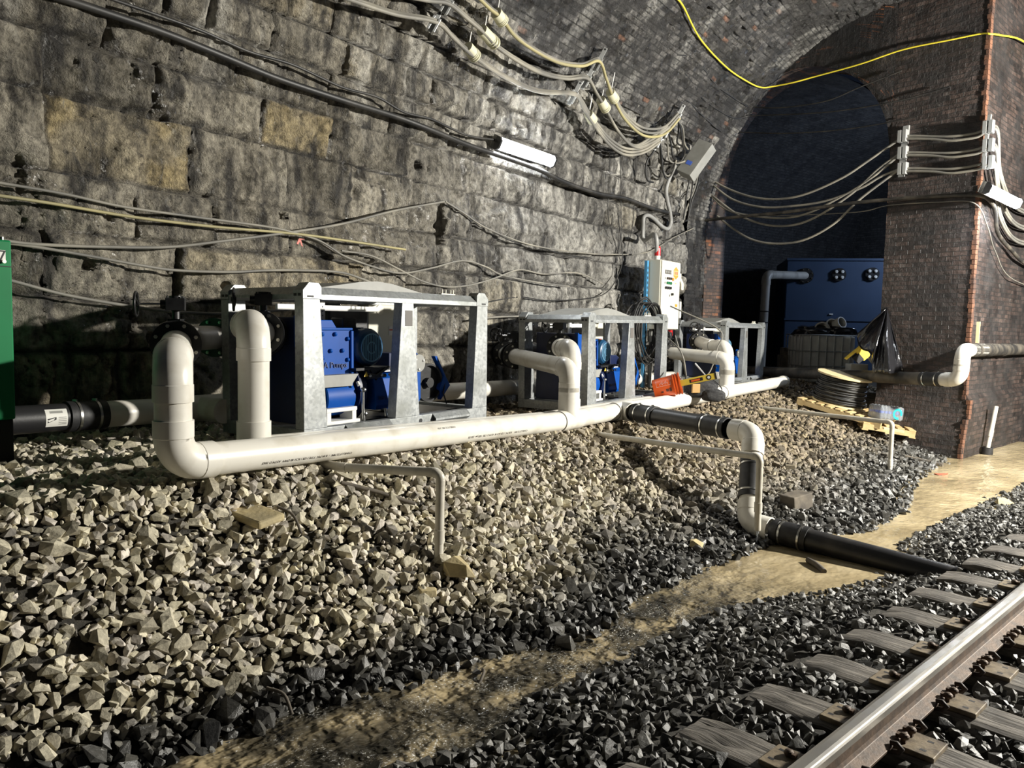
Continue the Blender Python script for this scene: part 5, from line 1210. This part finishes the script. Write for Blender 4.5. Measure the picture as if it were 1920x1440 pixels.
p=G(468,962,.03); mb=MB(); mb.box(p,(.42,.20,.05),np.array([nrm(A(.8,-.5,-.1)),nrm(A(.5,.8,.1)),nrm(A(0,-.1,1))])); solo('stone_slab',mb,MT['rockyellow'],'flat tan slab lying on the gravel under the white pipe shadow','slab',bevel=.015)
p=G(1493,940,.05); mb=MB(); mb.box(p,(.30,.19,.17),np.array([nrm(A(.8,.5,.1)),nrm(A(-.5,.8,0)),nrm(A(-.1,0,1))])); solo('wood_block',mb,MT['oldwood'],'weathered wood block on the bank just above the black discharge pipe','wood',bevel=.01)
p=G(1718,860,.02); mb=MB(); mb.box(p,(.75,.15,.03),np.array([nrm(A(.75,-.6,-.12)),nrm(A(.6,.75,0)),Z3])); solo('board',mb,MT['oldwood'],'weathered board lying on dark gravel in front of the brick pier','wood')
p0=G(640,905,.05);p1=G(778,945,.05); mb=MB(); mb.tube([p0,p0*.5+p1*.5+Z3*.01,p1],.016,8); solo('stick',mb,MT['oldwood'],'thin wooden lath lying on gravel below the nearest drain pipe','stick')
for (a_,b_,m_,lab) in (((500,1290),(548,1340),.0,'thin bent twig on wet stones near the bottom of the bank'),((520,950),(565,1000),.0,'thin dark twig on gravel left of the pipe block'),((895,1290),(905,1255),.0,'short dark twig at the water edge of the bank')):
    p0=G(*a_,.06);p1=G(*b_,.06); mb=MB(); mb.tube(catmull([p0,(p0+p1)/2+A(.02,.01,.03),p1],5),.009,7); solo('twig',mb,MT['oldwood'],lab,'twig')
p0=G(615,1345,.02);p1=G(500,1372,.03); 
mb=MB(); mb.tube(catmull([atZ(1515,1050,.03),atZ(1530,1058,.035),atZ(1545,1072,.02)],4),.025,8); solo('stick',mb,MT['oldwood'],'dark stick floating in the muddy pool below the discharge pipe','stick')
# ------------------------------------------------------------ lamps on the walls
def fixture(p0,p1,out,lab,lens):
    ax=nrm(p1-p0); L=np.linalg.norm(p1-p0); out=nrm(out-ax*(out@ax)); sd_=np.cross(ax,out); c=(p0+p1)/2
    th=thing('tunnel_lamp',lab,'lamp',c); R=np.array([ax,out,sd_])
    mb=MB(); mb.box(c-out*.05,(L,.06,.17),R); part('housing',mb,MT['boxgrey'],th)
    mb=MB(); mb.prism([(-.075,0),(.075,0),(.06,.06),(.03,.085),(-.03,.085),(-.06,.06)],p0+ax*.04-out*.02,sd_,out,ax*(L-.08)); part('lens',mb,MT[lens],th)
    for q in (p0,p1-ax*.04): mb=MB(); mb.prism([(-.09,-.05),(.09,-.05),(.09,.05),(.05,.09),(-.05,.09),(-.09,.05)],q-out*.02,sd_,out,ax*.04); part('end_cap',mb,MT['iron'],th)
fixture(onwall(930,267,.16),onwall(1036,303,.16),-v-Z3*.5,'lit fluorescent lamp fixed to the stone wall above the middle frame','lamp')
rp=PC-n*.32; fixture(atP(1848,352,rp,n),atP(1908,382,rp,n),-n-Z3*.4,'lit fluorescent lamp on the track side of the brick pier','lamp2')
# ------------------------------------------------------------ track
RD=1.225; R3=np.array([t,n,Z3])
rl=thing('rail','worn steel rail with bright head running along the right foreground','rail',TD(5,RD,.23))
hd_=[(-.036,.355),(-.036,.385),(-.030,.396),(-.015,.400),(.015,.400),(.030,.396),(.036,.385),(.036,.355),(.010,.345),(-.010,.345)]
mb=MB(); mb.prism(hd_,TD(.8,RD),n,Z3,t*14); part('rail_head',mb,MT['railtop'],rl,label='shiny worn head',bevel=.003)
bs=[(-.072,.232),(.072,.232),(.072,.243),(.016,.262),(.009,.28),(.009,.348),(-.009,.348),(-.009,.28),(-.016,.262),(-.072,.243)]
mb=MB(); mb.prism(bs,TD(.8,RD),n,Z3,t*14); part('rail_base',mb,MT['rust'],rl,label='rusty web and foot',bevel=.002)
ordn=['nearest','second','third','fourth','fifth','sixth','seventh','eighth','ninth','tenth','eleventh','twelfth','thirteenth','fourteenth']
r=random.Random(12); cnt=0
for i,s_ in enumerate(TIES):
    if s_<1.8 or s_>9.2: continue
    q=thing('rail_tie','weathered timber tie under the rail, %s counting away from the camera'%ordn[cnt],'tie',TD(s_,RD,.0)); cnt+=1
    d1_=1.87+.05*(r.random()-.5); d0_=-.55; tw=.125; top=.212; NX=26; NY=9
    dd=np.linspace(d0_,d1_,NX); ss=np.linspace(-tw,tw,NY); a,b=np.meshgrid(dd,ss,indexing='ij')
    z=top-.014*fbm(a*4+i*7,b*30+i,151,3)+.006-.02*sstep(d1_-.06,d1_,a)-.012*sstep(.8,1.,np.abs(b)/tw)-.018*(np.abs(fbm(a*1.5+i*3,b*16,152,3)-.5)<.012)
    rows=[]
    bot=np.full_like(z,-.02)
    P=t*(s_+b)[...,None]+n*a[...,None]+Z3*z[...,None]
    mb=MB(); V=P.reshape(-1,3); F=[(x*NY+y,(x+1)*NY+y,(x+1)*NY+y+1,x*NY+y+1) for x in range(NX-1) for y in range(NY-1)]
    F=[f[::-1] for f in F]; mb.add(V,F,True)
    for rowi,fl in ((0,1),(NY-1,0)):
        V=[];F=[]
        for x in range(NX): V+=[P[x,rowi],P[x,rowi]*A(1,1,0)-Z3*.02]
        for x in range(NX-1): f=(2*x,2*x+1,2*x+3,2*x+2); F.append(f if not fl else f[::-1])
        mb.add(V,F)
    for ci,fl in ((0,0),(NX-1,1)):
        V=[];F=[]
        for y in range(NY): V+=[P[ci,y],P[ci,y]*A(1,1,0)-Z3*.02]
        for y in range(NY-1): f=(2*y,2*y+1,2*y+3,2*y+2); F.append(f if not fl else f[::-1])
        mb.add(V,F)
    part('timber',mb,MT['tie'],q)
    mb=MB(); mb.box(TD(s_,RD+.025,.221),(.18,.49,.024),R3); tp_=part('tie_plate',mb,MT['plate'],q,bevel=.004)
    for ds_,dd_ in ((-.045,.235),(.05,.235),(-.05,-.165),(.045,-.165)): mb=MB(); mb.box(TD(s_+ds_,RD+dd_,.2315),(.016,.026,.004),R3); part('spike_hole',mb,MT['ink'],tp_)
    def spike(ds_,dd_,h=.245):
        sg_=1 if dd_>0 else -1; c=TD(s_+ds_,RD+dd_,h); mb=MB(); mb.sphere(c,.022,10,7,(1,1,.75)); mb.box(c-n*sg_*.012+Z3*-.002,(.026,.04,.016),R3); mb.box(c-Z3*.015,(.018,.018,.03),R3); part('spike',mb,MT['rust'],q)
    spike(.03,.195,.246); spike(-.04,.085,.262); spike(-.05,-.088,.262); spike(.03,-.088,.262)
    for ds_ in (-.135,.135):
        c=TD(s_+ds_,RD-.075,.236); mb=MB(); mb.tube([c+n*.02-Z3*.02,c-n*.02-Z3*.012,c-n*.035+Z3*.006,c-n*.012+Z3*.024,c+n*.012+Z3*.018],.012,8); part('rail_anchor',mb,MT['rustdark'],rl)
# ------------------------------------------------------------ cables on the wall and vault
def cable(label,P,r=.012,m='cable',group=None,k=8,cat='cable',nm='cable'):
    mb=MB(); mb.tube(catmull(P,k),r,8); return solo(nm,mb,MT[m],label,cat,group)
def wl(pts,off=.05): return [onwall(x,y,off+.015*math.sin(x*.05)) for x,y in pts]
cable('thick black conduit pipe strung diagonally along the upper stone wall',wl([(100,-8),(167,13),(310,62),(430,110),(520,147),(640,187),(740,218),(807,243),(873,270),(940,293),(1007,317),(1063,343),(1123,363),(1173,372),(1227,392),(1273,402)],.13),.034)
cable('thin black cable above the thick conduit, running to the wall lamp',wl([(200,-5),(300,30),(383,60),(467,97),(550,122),(640,163),(707,182),(757,210),(807,223),(840,238),(880,255),(927,262)],.12),.015)
cable('yellowed cable sloping across the left of the stone wall',wl([(-30,364),(0,367),(100,382),(250,407),(400,425),(550,438),(640,450),(760,468)],.15),.013,'cableyellow')
cable('grey cable just above the yellowed one on the left of the wall',wl([(-30,338),(0,343),(117,363),(233,388),(367,407),(500,425),(550,436),(600,452),(645,480),(692,498)],.15),.012,'cablegrey')
cable('long dusty cable rising from the green cabinet to the dark slot in the wall',wl([(-30,447),(0,450),(67,458),(200,463),(317,463),(417,452),(533,437),(640,420),(740,395),(833,378)],.14),.014,'cablegrey')
cable('dusty cable falling from the dark slot toward the control cabinet',wl([(835,378),(870,400),(907,425),(957,447),(1007,462),(1073,472),(1140,477),(1213,473),(1262,446),(1300,428)],.11),.011,'cablegrey')
cable('second thin cable falling from the dark slot, just under the first',wl([(838,382),(857,390),(890,412),(930,437),(960,452),(1010,463),(1060,478),(1110,484)],.09),.008)
cable('thin dark cable pair from the green cabinet sagging above the nearest frame',wl([(-30,450),(67,463),(167,480),(267,498),(333,507),(433,510),(500,507),(567,507),(640,511),(692,528),(740,545)],.12),.013,'cablegrey')
cable('low dusty cable from the green cabinet passing behind the nearest frame',wl([(-30,515),(27,528),(133,555),(283,580),(367,587),(417,588),(533,581),(600,570)],.14),.014,'cablegrey')
cable('cable looping from the red tag down and up over the nearest frame',wl([(567,441),(600,457),(640,478),(692,498),(750,512),(808,503),(867,489),(910,500),(942,516),(1005,529),(1067,537)],.12),.012,'cablegrey')
cable('cable hanging in a deep loop above the right post of the nearest frame',wl([(640,470),(697,480),(750,506),(794,528),(837,538),(880,535),(927,522),(974,506),(1020,514),(1083,512),(1130,532)],.12),.011,'cablegrey')
cable('short dusty cable between the nearest and middle frames, low on the wall',wl([(880,600),(917,596),(942,594),(974,593),(1010,590)],.13),.013,'cablegrey')
cable('thin cable low on the wall rising behind the middle frame',wl([(900,572),(917,566),(974,557),(1020,563),(1074,562),(1124,555),(1149,535),(1167,491),(1163,440),(1158,400)],.11),.009)
cable('left one of the thin vertical wires below the overhead bundles',wl([(1143,285),(1142,340),(1140,400),(1148,440),(1160,478),(1165,500)],.05),.006)
cable('middle one of the thin vertical wires below the overhead bundles',wl([(1163,288),(1164,360),(1165,430),(1165,478)],.06),.006)
cable('right one of the thin vertical wires below the overhead bundles',wl([(1193,288),(1190,360),(1187,417),(1178,460),(1173,490)],.05),.006)
rt=onwall(560,447,.10); mb=MB()
for q in ((-.03,-.04),(.03,-.05),(.06,.0)): mb.prism([(0,0),(.025,-.01),(q[0]+.02,q[1]*1.6),(q[0],q[1]*1.4)],rt,u,Z3,-v*.006)
solo('red_tag',mb,MT['redink'],'small torn red tag hanging where cables cross on the wall','tag')
# overhead bundles
tiers=[('lowest',[(600,-22),(663,0),(740,25),(817,40),(850,70),(883,100),(940,140),(1007,170),(1077,176),(1092,195),(1107,220),(1140,263),(1173,284),(1207,281),(1237,262)]),
       ('middle',[(700,-20),(800,-1),(840,5),(875,33),(907,60),(940,93),(1007,133),(1060,146),(1100,145),(1117,172),(1133,200),(1160,247),(1190,274),(1222,262),(1253,241)]),
       ('highest',[(880,-22),(903,0),(921,17),(940,33),(973,73),(1040,113),(1090,122),(1123,113),(1137,148),(1150,180),(1173,220),(1207,247),(1245,245),(1273,217)])]
brk=[]
for j,(nm,pts) in enumerate(tiers):
    off=.30
    for c in range(3):
        P=[]
        for i,(x,y) in enumerate(pts):
            sp=(1.2 if i<9 else 2.+ .9*abs(math.sin(i*1.3)))
            dx=(c-1)*sp*(.4 if i>=9 else .3); dy=(c-1)*sp*1.15+(c-1)*(2.2 if i in(9,10,11,12) else 0)*(1 if j!=1 else -.6)
            P.append(onwall(x+dx*1.5,y+dy*1.4,off+.02*c))
        cable('dusty cable in the %s of three bundles hung under the vault'%nm,P,.022,'cableyellow' if (j==2 and c==2) else 'cablegrey','cables of the %s overhead bundle'%nm)
def bracket(x,y,lab,dirp,off=.28,L=.36,w=.075):
    c=onwall(x,y,off); d_=onwall(x+dirp[0],y+dirp[1],off)-c; d_=nrm(d_); nr=nrm(CAM-c); nr=nrm(nr-d_*(nr@d_)); s_=np.cross(d_,nr); R=np.array([d_,s_,nr])
    th=thing('cable_bracket',lab,'bracket',c); mb=MB(); mb.box(c-nr*.05,(L,w,.012),R); mb.cyl(c-nr*.05+d_*L*.4,c-nr*.30+d_*L*.4,.02,seg=8); o=part('strap',mb,MT['alu'],th,bevel=.003)
    mb=MB(); mb.cyl(c-nr*.043+d_*L*.43,c-nr*.042+d_*L*.43,.014,seg=12); part('bolt_hole',mb,MT['ink'],o)
    for q in (-.035,.035): mb=MB(); mb.box(c+s_*q-d_*.06,(.17,.028,.10),R); part('clamp',mb,MT['alu'],th,bevel=.004)
for x,y,lab in ((817,38,'metal strap bracket holding the lowest bundle, nearest the camera'),(842,3,'metal strap bracket holding the middle bundle, at the top edge'),
    (1078,174,'metal strap bracket midway along the lowest overhead bundle'),(1103,144,'metal strap bracket midway along the middle overhead bundle'),(1124,112,'metal strap bracket midway along the highest overhead bundle'),
    (1236,262,'small bracket at the far end of the lowest bundle'),(1251,243,'small bracket at the far end of the middle bundle'),(1273,214,'small bracket at the far end of the highest bundle')):
    bracket(x,y,lab,(12,-22),L=.36 if x>1000 else .26,w=.06 if x>1000 else .05)
def sleeve(x0,y0,x1,y1,lab):
    a=onwall(x0,y0,.30);b=onwall(x1,y1,.30); ax=nrm(b-a); L=np.linalg.norm(b-a); th=thing('insulating_sleeve',lab,'sleeve',a)
    mb=MB(); mb.lathe([(0,0),(.07,0),(.072,L*.6),(.06,L*.62),(.062,L),(0,L)],a,ax,18)
    part('sleeve',mb,MT['sleeve'],th); mb=MB()
    for q in (.62,.75,.9): mb.torus(a+ax*L*q,ax,.068,.012,18,6)
    part('tie_band',mb,MT['sleeve'],th); mb=MB(); mb.tube([a+ax*L*.2+Z3*.05,a+ax*L*.2+Z3*.3-v*.05],.008,6); part('tie_tail',mb,MT['labelw'],th)
for q in ((876,88,893,108,'ivory sleeve with tie tail on the lowest bundle, left of the brackets'),(903,56,930,84,'ivory sleeve with black bands on the middle bundle'),(930,24,944,42,'ivory sleeve on the highest bundle near the top edge'),
    (1103,213,1112,227,'small ivory sleeve on the lowest bundle right of its bracket'),(1126,187,1137,206,'small ivory sleeve on the middle bundle right of its bracket'),(1144,172,1153,188,'small ivory sleeve on the highest bundle right of its bracket')): sleeve(*q)
# box, hanging loops and conduit above the control cabinet
bx=onwall(1298,286,.28); cA=onwall(1290,288,.3)
Dj=onwall(1300,288,.36)[1]; q=[atD(1311,259,Dj+.1),atD(1334,273,Dj-.1),atD(1294,326,Dj-.1),atD(1269,318,Dj+.1)]
X1=nrm(q[3]-q[0]); X2=nrm(q[1]-q[0]); X2=nrm(X2-X1*(X2@X1)); X3=np.cross(X1,X2); X3=X3 if X3[1]>0 else -X3; cq=sum(q)/4
jb=thing('junction_box','grey metal junction box tilted under the vault at the arch edge','box',cq)
mb=MB(); mb.box(cq+X3*.12,(np.linalg.norm(q[3]-q[0]),np.linalg.norm(q[1]-q[0]),.24),np.array([X1,X2,X3])); part('box',mb,MT['boxgrey'],jb,bevel=.008)
mb=MB(); mb.box(cq+X1*.14-X2*.02-X3*.002,(.08,.12,.003),np.array([X1,X2,X3])); part('blue_label',mb,MT['bottleblue'],jb)
mb=MB()
for i in range(5): 
    p=cq-X2*(.5*np.linalg.norm(q[1]-q[0]))+X1*(-.25+.13*i)+X3*(.08+.06*(i%2)); mb.cyl(p,p-X2*.07,.035,seg=12); mb.sphere(p-X2*.08,.03,8,6)
part('cable_gland',mb,MT['white'],jb)
loops=[[(1273,217),(1272,250),(1270,268),(1285,276)],[(1268,222),(1280,240),(1283,268),(1290,280)],[(1270,226),(1276,240),(1279,262),(1282,280)],[(1253,243),(1258,270),(1262,295),(1275,303),(1283,290),(1284,270)],[(1250,243),(1252,275),(1255,300),(1270,306),(1290,300)],
    [(1237,262),(1240,290),(1243,320),(1250,335),(1260,325),(1266,305)],[(1235,263),(1225,285),(1214,300),(1210,320),(1214,338),(1225,342)],[(1239,262),(1238,290),(1242,318),(1252,330),(1262,320),(1268,300)],
    [(1300,325),(1298,350),(1293,385),(1290,410),(1284,415)],[(1308,318),(1310,335),(1306,355),(1298,375),(1292,405)],[(1312,312),(1306,340),(1300,360),(1286,395),(1283,412)],[(1295,328),(1288,360),(1284,395),(1281,412)]]
for i,L_ in enumerate(loops):
    lab='black cable looping down from the far brackets to the tilted grey box' if i<8 else 'black cable hanging from the tilted grey box beside the brick jamb'
    cable(lab,[onwall(x,y,.22+.03*(i%3)) for x,y in L_],.016,'cablegrey' if i%3==1 else 'cable','loops above the grey box' if i<8 else 'cables below the grey box')
cn=[onwall(x,y,.14) for x,y in ((1266,310),(1255,335),(1249,357),(1252,380),(1256,397),(1258,416),(1253,428),(1245,427),(1236,420),(1226,410),(1216,404),(1208,406),(1206,416),(1207,450))]+[KP(.02,.16,1.62),KP(.12,.16,1.24)]
cable('grey flexible conduit snaking down the wall to the control cabinet',cn,.036,'conduit',nm='flexible_conduit',cat='conduit')
# thin dark wires on the vault and over the arch
def span(p,q,sag,k=14): return [p*(1-i/k)+q*(i/k)-Z3*sag*4*(i/k)*(1-i/k) for i in range(k+1)]
def eD(x,y,dep=-.06): return atP(x,y,EP(0,0,dep),m2)
def vw(pts,off=.05): return [onwall(x,y,off) for x,y in pts]
cable('bright yellow cord swagged from the vault across the arch to the pier',vw([(1262,-8),(1280,10),(1313,73),(1363,127),(1405,155),(1428,164)],.13)+[eD(1450,162,-.20),eD(1490,154,-.14),eD(1530,143),eD(1613,120),eD(1693,93),eD(1780,75),eD(1840,63),eD(1858,64)]+[atP(1876,66,PC-n*.12,n),atP(1918,77,PC-n*.12,n),RP(3.,7.0,-.10),RP(6,6.3,-.10),RP(11.5,6.4,-.10)],.014,'yellowcord')
w3=[([(1270,103),(1300,107),(1320,130),(1347,163),(1397,197)],[(1410,200),(1463,202),(1547,190),(1613,163),(1690,133)],'uppermost thin wire across the dark arch'),
    ([(1262,120),(1280,133),(1300,157),(1320,187),(1373,220)],[(1413,217),(1513,213),(1580,207),(1680,190),(1780,163)],'second thin wire across the dark arch'),
    ([(1276,192),(1290,190),(1313,213),(1350,245)],[(1370,247),(1473,250),(1580,243),(1680,227),(1720,219)],'third thin wire across the dark arch')]
for a_,b_,lab in w3: cable(lab+', below the yellow cord',vw(a_)+[eD(*q) for q in b_],.012)
for k_,L_ in enumerate(([(1192,238),(1225,185),(1262,135),(1290,105),(1318,95)],[(1184,246),(1215,200),(1255,150),(1285,130)])): cable('thin dark cable crossing the vault brick, %s of two'%('upper','lower')[k_],vw(L_,.04),.012)
# heavy cables slung across the mouth of the chamber
sl_=[([(1323,330),(1363,353),(1413,370),(1463,373),(1513,363),(1580,333),(1630,300),(1688,260)],'topmost heavy cable slung across the arch'),
 ([(1323,334),(1370,372),(1425,388),(1480,387),(1547,377),(1613,353),(1650,332),(1684,318)],'second heavy cable slung across the arch, meeting the lowest clamp'),
 ([(1323,355),(1363,393),(1430,407),(1497,405),(1563,377),(1630,337),(1687,290)],'third heavy cable slung across the arch, meeting the middle clamp'),
 ([(1325,358),(1380,400),(1430,420),(1480,423),(1530,407),(1597,363),(1647,317),(1687,288)],'fourth heavy cable slung across the arch, sagging under the third'),
 ([(1345,405),(1367,423),(1407,448),(1453,457),(1507,450),(1563,420),(1613,373),(1684,319)],'lowest heavy cable slung across the arch')]
for P_,lab in sl_: cable(lab,[eD(x,y,-.12) for x,y in P_],.022,'cablegrey')
cable('level conduit pipe across the chamber mouth to the pier',[eD(x,y,-.14) for x,y in ((1322,413),(1400,405),(1480,397),(1580,383),(1680,373),(1753,368),(1832,366))]+[RP(.25,4.14,-.14),RP(.5,4.0,-.14),RP(.8,3.7,-.12),RP(1.6,3.5,-.12),RP(3,3.3,-.12),RP(7,3.25,-.12),RP(11.5,3.2,-.12)],.032,'dirtypipe',cat='conduit',nm='conduit_pipe')
cable('thin wire below the level conduit on the pier',[eD(x,y,-.08) for x,y in ((1440,404),(1507,403),(1613,397),(1667,385),(1760,379),(1827,381))]+[RP(.3,3.75,-.1),RP(.8,3.4,-.1),RP(2,3.0,-.1),RP(6,2.9,-.1),RP(11.5,2.9,-.1)],.009,'cablegrey')
# bundles across the pier
for j,(nm,y0,y1,zc) in enumerate((('upper',255,238,0),('middle',286,272,1),('lower',316,304,2))):
    for c in range(2):
        P=[eD(x,y+c*5+(3*c if 2<i<6 else 0),-.10-.03*c) for i,(x,y) in enumerate(((1696,y0),(1720,y0),(1750,y0+1),(1780,y0+1),(1810,y0-2),(1835,y0-7),(1855,y1)))]
        z0=P[-1][2]; P+=[RP(.12,z0-.02,-.2),RP(.7,z0-.55-.05*c,-.12),RP(1.5,z0-.95,-.12),RP(2.6,z0-1.0,-.14),RP(4.5,z0-.8,-.14),RP(7,z0-.95,-.14),RP(11.5,z0-.9,-.14)]
        cable('dusty cable in the %s bundle wrapped round the brick pier'%nm,P,.021,'cablegrey','cables of the %s pier bundle'%nm)
    for x,y,lab in ((1695,y0,'left'),(1856,y1,'corner')):
        p=eD(x,y,-.12); th=thing('cable_clamp','metal clamp of the %s bundle at the %s end on the pier'%(nm,'arch side' if lab=='left' else 'corner'),'clamp',p); 
        for q in (0,.085):
            mb=MB(); mb.box(p-e2*(q-.06),(.06,.10,.20),np.array([e2,m2,Z3])); part('jaw',mb,MT['alu'],th,bevel=.004)
mb=MB(); p0=eD(1700,236,-.03);p1=eD(1690,332,-.03); mb.box((p0+p1)/2,(.10,.04,np.linalg.norm(p1-p0)),np.array([e2,m2,nrm(p0-p1)])); solo('mounting_channel',mb,MT['alu'],'upright metal channel holding three clamps on the pier face','bracket')
mb=MB(); p0=eD(1856,215,-.05);p1=eD(1842,318,-.05); mb.box((p0+p1)/2,(.05,.04,np.linalg.norm(p1-p0)),np.array([e2,m2,nrm(p0-p1)])); solo('mounting_channel',mb,MT['alu'],'upright metal channel holding clamps at the pier corner','bracket')
for k_,(y,lab) in enumerate(((333,'highest'),(356,'middle'),(378,'lowest'))):
    p=eD(1320,y,-.10); mb=MB(); 
    for q in (-.04,.04): mb.box(p-e2*q,(.05,.12,.2),np.array([e2,m2,Z3]))
    solo('cable_clamp',mb,MT['alu'],'%s of three metal clamps on the left brick jamb'%lab,'clamp')
# ------------------------------------------------------------ light
def lamp(name,kind,loc,power,color=(1,1,1),radius=.05,target=None,spot=None,size=None):
    L=bpy.data.lights.new(name,kind); L.energy=power; L.color=color
    if kind in('POINT','SPOT'): L.shadow_soft_size=radius
    if kind=='AREA': L.shape='RECTANGLE'; L.size,L.size_y=size
    if spot: L.spot_size=math.radians(spot); L.spot_blend=.4
    o=bpy.data.objects.new(name,L); COL.objects.link(o); o.location=Vector(loc)
    if target is not None: o.rotation_euler=(Vector(target)-Vector(loc)).to_track_quat('-Z','Y').to_euler()
    return o
lamp('track_lamp','POINT',(10.4,6.5,4.4),10000,(1,.96,.87),.14)
lamp('added_chamber_fill','POINT',tuple(EP(2.2,4.6,6.)),330,(.62,.76,1),.3)  # added bluish fill to lift the chamber's darkness; no visible source
w=bpy.data.worlds.new('tunnel'); SC.world=w; w.use_nodes=True
bg=w.node_tree.nodes['Background']; bg.inputs[0].default_value=(.35,.5,.9,1); bg.inputs[1].default_value=.012
SC.view_settings.view_transform='Standard'; SC.view_settings.look='None'; SC.view_settings.exposure=0; SC.view_settings.gamma=1
SC.view_settings.use_curve_mapping=False
